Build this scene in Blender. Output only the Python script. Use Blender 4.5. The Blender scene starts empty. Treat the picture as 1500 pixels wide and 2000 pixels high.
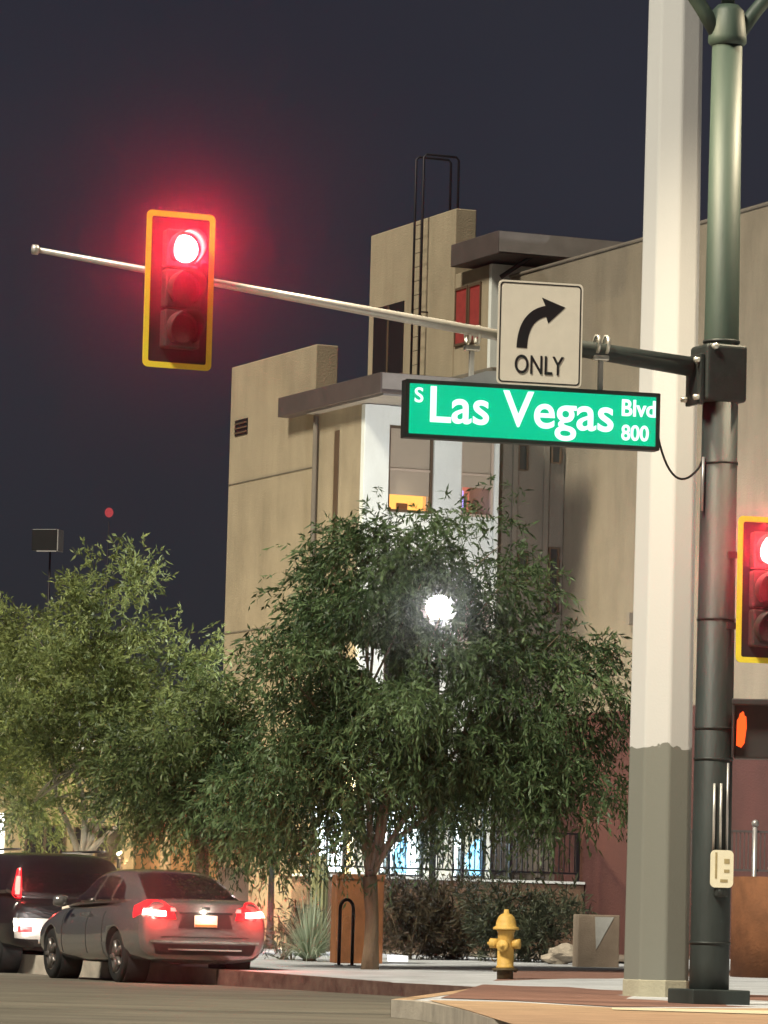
import bpy, bmesh, math, random
import numpy as np
from mathutils import Vector, Matrix
random.seed(7); RNG = np.random.default_rng(7)
R = math.radians
S = bpy.context.scene
COL = S.collection

# ------------------------------------------------------------------ camera
F = 9000.0                       # focal length in photo pixels (1500 x 2000)
H = 0.75
PITCH = math.atan(818 / F); ROLL = 0.026
fwd = Vector((0, math.cos(PITCH), math.sin(PITCH)))
r0 = Vector((1, 0, 0)); u0 = Vector((0, -math.sin(PITCH), math.cos(PITCH)))
right = r0 * math.cos(ROLL) + u0 * math.sin(ROLL)
up = -r0 * math.sin(ROLL) + u0 * math.cos(ROLL)
cam_d = bpy.data.cameras.new('camera'); cam = bpy.data.objects.new('camera', cam_d); COL.objects.link(cam)
cam_d.sensor_fit = 'HORIZONTAL'; cam_d.sensor_width = 36; cam_d.lens = 36 * F / 1500
cam_d.clip_start = 0.1; cam_d.clip_end = 3000
M4 = Matrix.Identity(4)
for i in range(3):
    M4[i][0] = right[i]; M4[i][1] = up[i]; M4[i][2] = -fwd[i]
M4[2][3] = H
cam.matrix_world = M4
S.camera = cam
O = Vector((0, 0, H))
def ray(px, py): return fwd * F + right * (px - 750) + up * (1000 - py)
def P(px, py, Y): d = ray(px, py); return O + d * (Y / d.y)          # point of the scene at depth Y
def G(px, py, z=0.0): d = ray(px, py); return O + d * ((z - H) / d.z)  # point on a level surface

# ------------------------------------------------------------------ world, key light, exposure
SUN_DIR = Vector((0.50, 0.54, -0.86)).normalized()       # direction the light travels
w = bpy.data.worlds.new('World'); S.world = w; w.use_nodes = True
nt = w.node_tree; nt.nodes.clear()
out = nt.nodes.new('ShaderNodeOutputWorld'); bg = nt.nodes.new('ShaderNodeBackground'); bg2 = nt.nodes.new('ShaderNodeBackground')
sky = nt.nodes.new('ShaderNodeTexSky'); sky.sky_type = 'NISHITA'; sky.sun_disc = False
sky.sun_elevation = math.asin(-SUN_DIR.z); sky.sun_rotation = math.atan2(-SUN_DIR.x, -SUN_DIR.y)
nt.links.new(sky.outputs[0], bg.inputs[0]); bg.inputs[1].default_value = 0.0007
bg2.inputs[0].default_value = (0.0098, 0.0092, 0.0132, 1); bg2.inputs[1].default_value = 0.46   # city sky glow
tcw = nt.nodes.new('ShaderNodeTexCoord'); nzw = nt.nodes.new('ShaderNodeTexNoise'); nzw.inputs['Scale'].default_value = 9; nzw.inputs['Detail'].default_value = 5     # thin uneven cloud lit by the city
rpw = nt.nodes.new('ShaderNodeValToRGB'); rpw.color_ramp.elements[0].position = .3; rpw.color_ramp.elements[1].position = .7
rpw.color_ramp.elements[0].color = (0.0082, 0.0078, 0.0115, 1); rpw.color_ramp.elements[1].color = (0.0116, 0.0107, 0.0150, 1)
nt.links.new(tcw.outputs['Generated'], nzw.inputs['Vector']); nt.links.new(nzw.outputs[0], rpw.inputs[0]); nt.links.new(rpw.outputs[0], bg2.inputs[0])
add = nt.nodes.new('ShaderNodeAddShader')
nt.links.new(bg.outputs[0], add.inputs[0]); nt.links.new(bg2.outputs[0], add.inputs[1]); nt.links.new(add.outputs[0], out.inputs[0])
sl = bpy.data.lights.new('key_light', 'SUN'); sl.energy = 1.6; sl.angle = R(12); sl.color = (1.0, 0.93, 0.75)
so = bpy.data.objects.new('key_light', sl); COL.objects.link(so); so.location = (0, 0, 60)
so.rotation_euler = SUN_DIR.to_track_quat('-Z', 'Y').to_euler()
S.view_settings.view_transform = 'Standard'; S.view_settings.look = 'None'
S.view_settings.exposure = 1.85; S.view_settings.gamma = 1.0; S.view_settings.use_curve_mapping = False
S.render.engine = 'CYCLES'
S.cycles.use_denoising = True
S.cycles.max_bounces = 6; S.cycles.volume_bounces = 0
S.cycles.sample_clamp_indirect = 4.0

# ------------------------------------------------------------------ materials
MATS = {}
def mat(name, col, rough=0.7, metal=0.0, var=0.12, scale=6.0, bump=0.0, bscale=40.0, emit=None, estr=0.0, spec=0.4, coat=0.0, stretch=None, col2=None, stain=0.0):
    if name in MATS: return MATS[name]
    m = bpy.data.materials.new(name); m.use_nodes = True; n = m.node_tree; b = n.nodes['Principled BSDF']
    b.inputs['Roughness'].default_value = rough; b.inputs['Metallic'].default_value = metal
    b.inputs['Specular IOR Level'].default_value = spec; b.inputs['Coat Weight'].default_value = coat
    tc = n.nodes.new('ShaderNodeTexCoord'); vec = tc.outputs['Object']
    if stretch:
        mp = n.nodes.new('ShaderNodeMapping'); mp.inputs['Scale'].default_value = stretch
        n.links.new(vec, mp.inputs[0]); vec = mp.outputs[0]
    nz = n.nodes.new('ShaderNodeTexNoise'); nz.inputs['Scale'].default_value = scale; nz.inputs['Detail'].default_value = 6
    nz.inputs['Roughness'].default_value = 0.65
    n.links.new(vec, nz.inputs['Vector'])
    rp = n.nodes.new('ShaderNodeValToRGB'); rp.color_ramp.elements[0].position = 0.3; rp.color_ramp.elements[1].position = 0.72
    c2 = col2 or tuple(min(1, c * (1 + var)) for c in col)
    rp.color_ramp.elements[0].color = (*[c * (1 - var) for c in col], 1); rp.color_ramp.elements[1].color = (*c2, 1)
    n.links.new(nz.outputs[0], rp.inputs[0]); n.links.new(rp.outputs[0], b.inputs['Base Color'])
    if stain:
        mp2 = n.nodes.new('ShaderNodeMapping'); mp2.inputs['Scale'].default_value = (0.9, 0.9, 0.16); n.links.new(tc.outputs['Object'], mp2.inputs[0])
        n2 = n.nodes.new('ShaderNodeTexNoise'); n2.inputs['Scale'].default_value = 1.6; n2.inputs['Detail'].default_value = 7; n2.inputs['Roughness'].default_value = .7; n.links.new(mp2.outputs[0], n2.inputs['Vector'])
        r2 = n.nodes.new('ShaderNodeValToRGB'); r2.color_ramp.elements[0].position = .33; r2.color_ramp.elements[1].position = .58
        r2.color_ramp.elements[0].color = (1 - stain, 1 - stain, 1 - stain * 1.05, 1); r2.color_ramp.elements[1].color = (1, 1, 1, 1); n.links.new(n2.outputs[0], r2.inputs[0])
        mm = n.nodes.new('ShaderNodeMix'); mm.data_type = 'RGBA'; mm.blend_type = 'MULTIPLY'; mm.inputs[0].default_value = 1
        n.links.new(rp.outputs[0], mm.inputs[6]); n.links.new(r2.outputs[0], mm.inputs[7]); n.links.new(mm.outputs[2], b.inputs['Base Color'])
    if bump:
        nb = n.nodes.new('ShaderNodeTexNoise'); nb.inputs['Scale'].default_value = bscale; nb.inputs['Detail'].default_value = 5
        n.links.new(vec, nb.inputs['Vector'])
        bp = n.nodes.new('ShaderNodeBump'); bp.inputs['Strength'].default_value = bump; bp.inputs['Distance'].default_value = 0.02
        n.links.new(nb.outputs[0], bp.inputs['Height']); n.links.new(bp.outputs[0], b.inputs['Normal'])
    if emit:
        b.inputs['Emission Color'].default_value = (*emit, 1); b.inputs['Emission Strength'].default_value = estr
    MATS[name] = m; return m
def leafmat(name, dark, light, trans=0.35):
    m = bpy.data.materials.new(name); m.use_nodes = True; n = m.node_tree; n.nodes.clear()
    o = n.nodes.new('ShaderNodeOutputMaterial'); at = n.nodes.new('ShaderNodeAttribute'); at.attribute_name = 'tone'
    rp = n.nodes.new('ShaderNodeValToRGB'); rp.color_ramp.elements[0].color = (*dark, 1); rp.color_ramp.elements[1].color = (*light, 1)
    b = n.nodes.new('ShaderNodeBsdfPrincipled'); b.inputs['Roughness'].default_value = 0.5; b.inputs['Specular IOR Level'].default_value = 0.35
    t = n.nodes.new('ShaderNodeBsdfTranslucent'); mx = n.nodes.new('ShaderNodeMixShader'); mx.inputs[0].default_value = trans
    n.links.new(at.outputs['Fac'], rp.inputs[0]); n.links.new(rp.outputs[0], b.inputs['Base Color']); n.links.new(rp.outputs[0], t.inputs[0])
    n.links.new(b.outputs[0], mx.inputs[1]); n.links.new(t.outputs[0], mx.inputs[2]); n.links.new(mx.outputs[0], o.inputs[0])
    return m
def glassmat(name, col=(0.01, 0.01, 0.012), rough=0.08):
    return mat(name, col, rough, 0, 0.05, spec=0.6)
def emitmat(name, col, s):
    m = bpy.data.materials.new(name); m.use_nodes = True; n = m.node_tree; n.nodes.clear()
    o = n.nodes.new('ShaderNodeOutputMaterial'); e = n.nodes.new('ShaderNodeEmission')
    e.inputs[0].default_value = (*col, 1); e.inputs[1].default_value = s; n.links.new(e.outputs[0], o.inputs[0]); return m

# ------------------------------------------------------------------ mesh helpers
class MB:
    def __init__(s): s.v = []; s.f = []; s.sm = []
    def face(s, pts, smooth=False):
        i = len(s.v); s.v += [tuple(p) for p in pts]; s.f.append(tuple(range(i, i + len(pts)))); s.sm.append(smooth); return s
    def box(s, x0, x1, y0, y1, z0, z1):
        i = len(s.v)
        s.v += [(x, y, z) for z in (z0, z1) for x, y in ((x0, y0), (x1, y0), (x1, y1), (x0, y1))]
        for q in ((0, 3, 2, 1), (4, 5, 6, 7), (0, 1, 5, 4), (1, 2, 6, 5), (2, 3, 7, 6), (3, 0, 4, 7)):
            s.f.append(tuple(i + k for k in q)); s.sm.append(False)
        return s
    def tube(s, pts, rad, n=10, smooth=True, caps=True):
        pts = [Vector(p) for p in pts]; rad = rad if hasattr(rad, '__len__') else [rad] * len(pts)
        i0 = len(s.v); d0 = (pts[1] - pts[0]).normalized()
        ref = Vector((0, 0, 1)) if abs(d0.z) < 0.9 else Vector((1, 0, 0))
        for k, p in enumerate(pts):
            d = (pts[min(k + 1, len(pts) - 1)] - pts[max(k - 1, 0)]).normalized()
            a = (ref - d * ref.dot(d)).normalized(); b = d.cross(a); ref = a
            for j in range(n):
                t = 2 * math.pi * j / n; s.v.append(tuple(p + (a * math.cos(t) + b * math.sin(t)) * rad[k]))
        for k in range(len(pts) - 1):
            for j in range(n):
                q = i0 + k * n; s.f.append((q + j, q + (j + 1) % n, q + n + (j + 1) % n, q + n + j)); s.sm.append(smooth)
        if caps:
            s.f.append(tuple(i0 + j for j in range(n))[::-1]); s.sm.append(False)
            s.f.append(tuple(i0 + (len(pts) - 1) * n + j for j in range(n))); s.sm.append(False)
        return s
    def lathe(s, prof, n=24, c=(0, 0, 0), axis='z', smooth=True):
        i0 = len(s.v)
        for r, h in prof:
            for j in range(n):
                t = 2 * math.pi * j / n; a, b = r * math.cos(t), r * math.sin(t)
                p = {'z': (a, b, h), 'y': (a, h, b), 'x': (h, a, b)}[axis]
                s.v.append((p[0] + c[0], p[1] + c[1], p[2] + c[2]))
        for k in range(len(prof) - 1):
            for j in range(n):
                q = i0 + k * n; s.f.append((q + j, q + (j + 1) % n, q + n + (j + 1) % n, q + n + j)); s.sm.append(smooth)
        return s
    def prism(s, poly, y0, y1):              # polygon in x,z extruded along y
        n = len(poly); i = len(s.v)
        s.v += [(x, y0, z) for x, z in poly] + [(x, y1, z) for x, z in poly]
        s.f.append(tuple(range(i, i + n))); s.f.append(tuple(range(i + n, i + 2 * n))[::-1]); s.sm += [False, False]
        for k in range(n):
            s.f.append((i + k, i + n + k, i + n + (k + 1) % n, i + (k + 1) % n)); s.sm.append(False)
        return s
    def build(s, name, m, parent=None, bevel=0, seg=2, loc=None, rot=None, fix=True):
        me = bpy.data.meshes.new(name); me.from_pydata(s.v, [], s.f)
        me.polygons.foreach_set('use_smooth', s.sm)
        if fix:
            bm = bmesh.new(); bm.from_mesh(me); bmesh.ops.recalc_face_normals(bm, faces=bm.faces); bm.to_mesh(me); bm.free()
        me.materials.append(m); o = bpy.data.objects.new(name, me); COL.objects.link(o)
        if parent: o.parent = parent
        if loc is not None: o.location = loc
        if rot is not None: o.rotation_euler = rot
        if bevel:
            b = o.modifiers.new('bevel', 'BEVEL'); b.width = bevel; b.segments = seg; b.limit_method = 'ANGLE'
        return o
def tag(o, label=None, cat=None, group=None, kind=None):
    if label: o['label'] = label
    if cat: o['category'] = cat
    if group: o['group'] = group
    if kind: o['kind'] = kind
    return o
def thing(name, label, cat, loc=(0, 0, 0), rz=0.0, group=None):
    o = bpy.data.objects.new(name, None); COL.objects.link(o); o.location = loc; o.rotation_euler = (0, 0, rz); o.empty_display_size = 0.2
    return tag(o, label, cat, group)
def share(o, parent, loc=None, rot=None, scale=None):
    c = o.copy(); COL.objects.link(c); c.parent = parent
    if loc is not None: c.location = loc
    if rot is not None: c.rotation_euler = rot
    if scale is not None: c.scale = scale
    return c
def rrect(w, h, r, n=5, cx=0, cz=0):
    pts = []
    for sx, sz, a0 in ((1, -1, -90), (1, 1, 0), (-1, 1, 90), (-1, -1, 180)):
        for k in range(n + 1):
            a = R(a0 + 90 * k / n); pts.append((cx + sx * (w / 2 - r) + r * math.cos(a), cz + sz * (h / 2 - r) + r * math.sin(a)))
    return pts
def frame_mb(outer, inner, y0, y1):
    m = MB(); n = len(outer)
    for k in range(n):
        j = (k + 1) % n; a, b, c, d = outer[k], outer[j], inner[j], inner[k]
        for y in (y0, y1): m.face([(a[0], y, a[1]), (b[0], y, b[1]), (c[0], y, c[1]), (d[0], y, d[1])])
        m.face([(a[0], y0, a[1]), (b[0], y0, b[1]), (b[0], y1, b[1]), (a[0], y1, a[1])])
        m.face([(d[0], y0, d[1]), (c[0], y0, c[1]), (c[0], y1, c[1]), (d[0], y1, d[1])])
    return m
def text(name, s, m, parent, x0, x1, zb, zc, y, bold=0.0):
    def mk(t):
        cu = bpy.data.curves.new('lettering', 'FONT'); cu.body = t; cu.size = 1; cu.offset = bold; cu.extrude = 0.004; cu.resolution_u = 6
        o = bpy.data.objects.new('lettering', cu); COL.objects.link(o)
        bpy.context.view_layer.update()
        me = bpy.data.meshes.new_from_object(o.evaluated_get(bpy.context.evaluated_depsgraph_get()))
        bpy.data.objects.remove(o); return me
    ref = mk('L'); zs = [v.co.y for v in ref.vertices]; cap = max(zs) - min(zs); base = min(zs)
    me = mk(s); xs = [v.co.x for v in me.vertices]; a, b = min(xs), max(xs)
    for v in me.vertices:
        x = x0 + (v.co.x - a) / (b - a) * (x1 - x0); z = zb + (v.co.y - base) / cap * (zc - zb)
        v.co = (x, y - v.co.z, z)
    me.materials.clear(); me.materials.append(m)
    o = bpy.data.objects.new(name, me); COL.objects.link(o); o.parent = parent; return o
def light(name, kind, parent, loc, power, col, size=0.1, **k):
    l = bpy.data.lights.new(name, kind); l.energy = power; l.color = col
    if kind == 'AREA': l.size = size
    else: l.shadow_soft_size = size
    for a, b in k.items(): setattr(l, a, b)
    o = bpy.data.objects.new(name, l); COL.objects.link(o); o.parent = parent; o.location = loc; return o

# ------------------------------------------------------------------ foliage helpers
def leaves_mesh(name, pos, dirs, length, width, tone, m, parent, fold=0.15):
    n = len(pos); d = dirs / np.linalg.norm(dirs, axis=1, keepdims=True)
    rv = RNG.normal(size=(n, 3)); sd = np.cross(d, rv); sd /= np.linalg.norm(sd, axis=1, keepdims=True)
    L = np.asarray(length).reshape(-1, 1); W = np.asarray(width).reshape(-1, 1)
    nn = np.cross(d, sd)
    v = np.empty((n, 4, 3)); v[:, 0] = pos; v[:, 1] = pos + d * L * 0.45 + sd * W; v[:, 2] = pos + d * L + nn * L * fold; v[:, 3] = pos + d * L * 0.45 - sd * W
    me = bpy.data.meshes.new(name); me.vertices.add(4 * n); me.vertices.foreach_set('co', v.ravel())
    me.loops.add(4 * n); me.loops.foreach_set('vertex_index', np.arange(4 * n, dtype=np.int32))
    me.polygons.add(n); me.polygons.foreach_set('loop_start', np.arange(0, 4 * n, 4, dtype=np.int32)); me.polygons.foreach_set('loop_total', np.full(n, 4, dtype=np.int32))
    me.update()
    a = me.attributes.new('tone', 'FLOAT', 'POINT'); a.data.foreach_set('value', np.repeat(np.clip(tone, 0, 1), 4).astype(np.float32))
    me.materials.append(m); o = bpy.data.objects.new(name, me); COL.objects.link(o)
    if parent: o.parent = parent
    return o
def crown_points(lobes, per_m3, shell=0.55):
    out = []; cen = []
    for (c, r) in lobes:
        c = np.array(c); r = np.array(r); vol = 4.19 * r.prod(); n = int(vol * per_m3) + 1
        u = RNG.normal(size=(n, 3)); u /= np.linalg.norm(u, axis=1, keepdims=True)
        rad = shell + (1 - shell) * RNG.random(n) ** 0.6
        rad *= 1 + 0.22 * np.sin(u[:, 0] * 5 + c[0] * 3) * np.sin(u[:, 1] * 4 + c[1]) + 0.1 * RNG.normal(size=n)
        out.append(c + u * r * rad[:, None]); cen.append(u)
    return np.concatenate(out), np.concatenate(cen)
def boughs(lobes, per_m3, nclump, size=(.36, .36, .24)):
    p, u = crown_points(lobes, per_m3, 0.35); n = len(p); sz = np.array(size)
    off = RNG.normal(size=(n, nclump, 3)) * sz * .62 * (0.6 + .8 * RNG.random((n, 1, 1)))
    off[:, :, 2] -= 0.35 * (off[:, :, 0] ** 2 + off[:, :, 1] ** 2)           # each bough droops at its rim
    cl = (p[:, None, :] + off).reshape(-1, 3); o = off / (np.linalg.norm(off, axis=2, keepdims=True) + 1e-6) + u[:, None, :] * .8
    tn = np.repeat(np.clip(.48 + .26 * RNG.normal(size=n), 0, 1), nclump)
    return cl, o.reshape(-1, 3), tn
def foliage(name, clumps, outs, m, parent, twigs=9, leaves=12, spread=0.16, tl=0.34, ll=0.09, lw=0.011, droop=0.3, up_=0.0, cull=None, ct=None):
    nc = len(clumps); tn = nc * twigs
    p0 = np.repeat(clumps, twigs, 0) + RNG.normal(size=(tn, 3)) * spread
    d = np.repeat(outs, twigs, 0) * 0.6 + RNG.normal(size=(tn, 3)) * 0.6; d[:, 2] += up_
    d /= np.linalg.norm(d, axis=1, keepdims=True)
    ctone = np.repeat(np.clip(0.5 + 0.2 * RNG.normal(size=nc), 0, 1) if ct is None else ct, twigs) + 0.08 * RNG.normal(size=tn)
    u = np.tile(np.linspace(0.05, 1, leaves), tn); TL = np.repeat(tl * (0.6 + 0.8 * RNG.random(tn)), leaves)
    D = np.repeat(d, leaves, 0); pos = np.repeat(p0, leaves, 0) + D * (u * TL)[:, None]
    pos[:, 2] -= droop * TL * u ** 2
    ld = D * 0.7 + RNG.normal(size=pos.shape) * 0.45; ld[:, 2] -= droop * (0.4 + u)
    tone = np.repeat(ctone, leaves) + 0.12 * RNG.normal(size=len(pos))
    if cull is not None:
        k = cull(pos); pos, ld, tone = pos[k], ld[k], tone[k]
    n = len(pos)
    o = leaves_mesh(name, pos, ld, ll * (0.45 + 0.95 * RNG.random(n)), lw * (0.5 + 0.9 * RNG.random(n)), tone, m, parent)
    return tag(o, kind='stuff')
def limb(a, b, bow=0.12, n=6):
    a, b = Vector(a), Vector(b); L = (b - a).length; off = Vector((random.uniform(-1, 1), random.uniform(-1, 1), random.uniform(0, 1))) * L * bow
    return [a.lerp(b, t) + off * math.sin(math.pi * t) for t in [k / (n - 1) for k in range(n)]]

# ------------------------------------------------------------------ ground
m_asph = mat('asphalt', (0.13, 0.118, 0.094), 0.8, 0, 0.38, 0.55, 0.7, 40, stretch=(0.8, 1.6, 1))
m_conc = mat('sidewalk_concrete', (0.43, 0.445, 0.47), 0.85, 0, 0.28, 1.1, 0.3, 50)
m_brick = mat('brick_paving', (0.20, 0.105, 0.080), 0.8, 0, 0.25, 3, 0.4, 30)
m_tan = mat('lamplit_tan_concrete', (0.38, 0.255, 0.155), 0.85, 0, 0.2, 2, 0.3, 40)  # warm lamplight on the corner pavement is put into this colour
m_red = mat('red_kerb_paint', (0.070, 0.026, 0.022), 0.7, 0, 0.35, 5, 0.4, 40, col2=(0.15, 0.095, 0.075))
m_dirt = mat('bed_soil', (0.10, 0.075, 0.05), 0.95, 0, 0.35, 5, 0.6, 30)
rd = MB().face([(-160, -30, 0), (160, -30, 0), (160, 320, 0), (-160, 320, 0)]).build('road', m_asph); tag(rd, kind='structure')

# kerb line of the corner: far left -> ramp -> foreground, all read off at kerb-top height
def K(px, py): g = G(px, py, 0.15); return (g.x, g.y)
far_l = K(530, 1907); far_r = K(935, 1929)
dx, dy = far_l[0] - far_r[0], far_l[1] - far_r[1]; L_ = math.hypot(dx, dy); dS = (dx / L_, dy / L_)      # street direction
k0 = (far_l[0] + dS[0] * 70, far_l[1] + dS[1] * 70)
near_l = K(768, 1953)
kerb = [k0, far_l, far_r, (far_r[0] - 0.25, far_r[1] - 3), near_l, K(830, 1958), K(905, 1972), K(960, 1990), (1.25, 29.5), (2.2, 26.8), (3.8, 24.4), (7, 22), (12, 20.5), (30, 18)]
def zside(x, y):                # the sidewalk rises gently away from the kerb
    nx, ny = dS[1], -dS[0]; d = (x - far_r[0]) * nx + (y - far_r[1]) * ny
    return 0.15 + 0.010 * max(0, min(d, 14)) + 0.009 * max(0, min(y - 54, 16))
def sheet(name, poly, dz, m, parent=None, sub=2.0):
    bm = bmesh.new(); f = bm.faces.new([bm.verts.new((x, y, 0)) for x, y in poly]); bmesh.ops.triangulate(bm, faces=[f])
    bmesh.ops.subdivide_edges(bm, edges=[e for e in bm.edges if e.calc_length() > sub], cuts=3, use_grid_fill=True)
    bmesh.ops.triangulate(bm, faces=bm.faces)
    for v in bm.verts: v.co.z = zside(v.co.x, v.co.y) + dz
    bmesh.ops.recalc_face_normals(bm, faces=bm.faces)
    me = bpy.data.meshes.new(name); bm.to_mesh(me); bm.free(); me.materials.append(m)
    if me.polygons[0].normal.z < 0: me.flip_normals()
    o = bpy.data.objects.new(name, me); COL.objects.link(o)
    if parent: o.parent = parent
    return o
side_poly = kerb + [(30, 120), (k0[0], 130)]
sw = sheet('sidewalk', side_poly, 0, m_conc); tag(sw, kind='structure')
def kerb_strip(name, pts, m, w=0.16, drop=0.17, lift=0.004):
    mb = MB()
    for a, b in zip(pts, pts[1:]):
        t = Vector((b[0] - a[0], b[1] - a[1], 0)).normalized(); nrm = Vector((-t.y, t.x, 0))
        n = max(1, int((Vector(a) - Vector(b)).length / 1.2)); 
        for i in range(n):
            p = Vector((a[0] + (b[0] - a[0]) * i / n, a[1] + (b[1] - a[1]) * i / n, 0)); q = Vector((a[0] + (b[0] - a[0]) * (i + 1) / n, a[1] + (b[1] - a[1]) * (i + 1) / n, 0))
            if i == 0: p = p + t * 0.006
            zp, zq = zside(p.x, p.y) + lift, zside(q.x, q.y) + lift
            o_ = -nrm * 0.02; i_ = nrm * w
            A, B, C, D = p + o_, q + o_, q + i_, p + i_
            mb.face([(A.x, A.y, zp), (B.x, B.y, zq), (C.x, C.y, zq), (D.x, D.y, zp)])
            mb.face([(A.x, A.y, -0.01), (B.x, B.y, -0.01), (B.x, B.y, zq), (A.x, A.y, zp)])
    return mb.build(name, m, fix=False)
m_kerb = mat('kerb_concrete', (0.36, 0.32, 0.27), 0.85, 0, 0.25, 3, 0.3, 40)
kmid = (far_l[0] + dS[0] * 2.0, far_l[1] + dS[1] * 2.0)
kr = kerb_strip('red_kerb', [kmid, far_l, far_r], m_red); tag(kr, kind='structure')
kf = kerb_strip('kerb', [k0, kmid], m_kerb); tag(kf, kind='structure')
kg = kerb_strip('kerb', kerb[4:], m_kerb); tag(kg, kind='structure')
kq = kerb_strip('ramp_kerb', kerb[2:5], m_tan); tag(kq, kind='structure')
# brick apron and the lighter band around the signal pole
def gs(px, py): g = G(px, py, 0.16); return (g.x, g.y)
br = sheet('brick_paving', [gs(930, 1926), gs(1010, 1912), gs(1250, 1916), gs(1640, 1925), gs(1640, 1966), gs(1200, 1965), gs(1000, 1953), gs(860, 1948)], 0.006, m_brick, sub=3); tag(br, kind='structure')
tb = sheet('lamplit_apron', [gs(835, 1953), gs(1000, 1957), gs(1200, 1968), gs(1640, 1970), gs(1640, 2012), gs(1020, 2006), gs(965, 1989), gs(910, 1972)], 0.010, m_tan, sub=3); tag(tb, kind='structure')  # orange lamplit foreground, painted as tan concrete
m_band = mat('pale_band_paint', (0.62, 0.55, 0.38), 0.8, 0, 0.15, 5)
bd = sheet('pale_edge_band', [gs(1195, 1969), gs(1640, 1978), gs(1640, 1986), gs(1195, 1973)], 0.016, m_band, sub=3); tag(bd, kind='structure')

# ------------------------------------------------------------------ apartment building (local x along the front, y back along its side)
PSI = R(23.2)
F0 = P(703, 1000, 83.3); F0 = Vector((F0.x, F0.y, 0))
def local(p): d = p - F0; c, s_ = math.cos(PSI), math.sin(PSI); return Vector((d.x * c + d.y * s_, -d.x * s_ + d.y * c, d.z))
def on_plane(px, py, axis, val):      # local point of a pixel on the building plane axis=val
    d = ray(px, py); lo = local(O); ld = Vector((d.x * math.cos(PSI) + d.y * math.sin(PSI), -d.x * math.sin(PSI) + d.y * math.cos(PSI), d.z))
    t = (val - lo[axis]) / ld[axis]; return lo + ld * t
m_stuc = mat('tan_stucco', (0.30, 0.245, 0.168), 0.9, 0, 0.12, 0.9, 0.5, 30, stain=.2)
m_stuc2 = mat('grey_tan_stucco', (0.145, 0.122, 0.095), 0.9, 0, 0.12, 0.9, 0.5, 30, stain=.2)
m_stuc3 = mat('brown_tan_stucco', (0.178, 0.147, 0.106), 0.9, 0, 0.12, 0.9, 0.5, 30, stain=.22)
m_maroon = mat('maroon_stucco', (0.058, 0.017, 0.014), 0.9, 0, 0.15, 1.2, 0.5, 30, stain=.25)
m_white = mat('white_stucco', (0.66, 0.68, 0.65), 0.8, 0, 0.06, 1.5, 0.15, 45, stain=.12)
m_fascia = mat('brown_fascia', (0.06, 0.045, 0.042), 0.7, 0, 0.2, 3)
m_fasc2 = mat('grey_fascia', (0.19, 0.17, 0.16), 0.75, 0, 0.15, 3)
m_dark = mat('dark_opening', (0.012, 0.010, 0.011), 0.4, 0, 0.2, 4)
m_frame = mat('window_frame_bronze', (0.10, 0.065, 0.04), 0.5, 0.2, 0.1, 5)
m_blind = mat('tan_blind', (0.42, 0.33, 0.26), 0.8, 0, 0.06, 2)
m_steel = mat('dark_steel', (0.02, 0.018, 0.022), 0.5, 0.6, 0.2, 6)
ab = thing('apartment_building', 'tan stepped apartment building with white lit bay window and maroon base behind the tree', 'building', F0, PSI)
def bld(name, m, *boxes, bevel=0.02):
    mb = MB()
    for b in boxes: mb.box(*b)
    return mb.build(name, m, ab, bevel)
# lower block
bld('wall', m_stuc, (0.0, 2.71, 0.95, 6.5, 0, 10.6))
bld('wall', m_stuc, (0.0, 0.14, 0.04, 0.948, 0, 10.32), (2.58, 2.71, 0.04, 0.948, 0, 10.32), bevel=0)
for z_ in (2.0, 4.4, 6.2, 8.1): MB().box(-0.012, -0.002, 0.06, 2.2, z_, z_ + .02).build('control_joint', mat('joint_grey', (.10, .085, .065), .9), ab)  # strips darker than the wall mark the control joints
for z_ in (3.4, 6.4, 9.3): MB().box(-0.042, -0.032, 2.25, 6.53, z_, z_ + .018).build('control_joint', mat('joint_grey', (.10, .085, .065), .9), ab)
bld('wall', m_stuc, (-0.03, 0.42, 2.23, 6.55, 0, 11.62))
cp = MB().box(-0.3, 3.0, -1.5, 3.4, 10.33, 10.70).build('canopy', m_fascia, ab, 0.015)
MB().box(-0.27, 2.97, -1.512, -1.502, 10.40, 10.69).build('fascia', m_fasc2, cp)
MB().box(-0.22, 2.9, -1.45, 2.2, 10.29, 10.325).build('soffit', m_fasc2, cp)
# side wall details: groove, downpipe, slit window, vent
MB().tube([(-0.07, 2.05, 0.2), (-0.07, 2.05, 10.25)], 0.05, 10).build('downpipe', m_stuc2, ab)
MB().box(-0.02, -0.006, 1.05, 1.25, 5.5, 9.9).build('slit_window', m_frame, ab)
p = on_plane(472, 835, 0, -0.03)
v = MB().box(-0.045, -0.032, p.y - 0.33, p.y + 0.33, p.z - 0.15, p.z + 0.16).build('vent', m_dark, ab)
for k in range(3): MB().box(-0.06, -0.046, p.y - 0.31, p.y + 0.31, p.z - 0.11 + 0.09 * k, p.z - 0.08 + 0.09 * k).build('louvre', m_frame, v)
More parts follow.
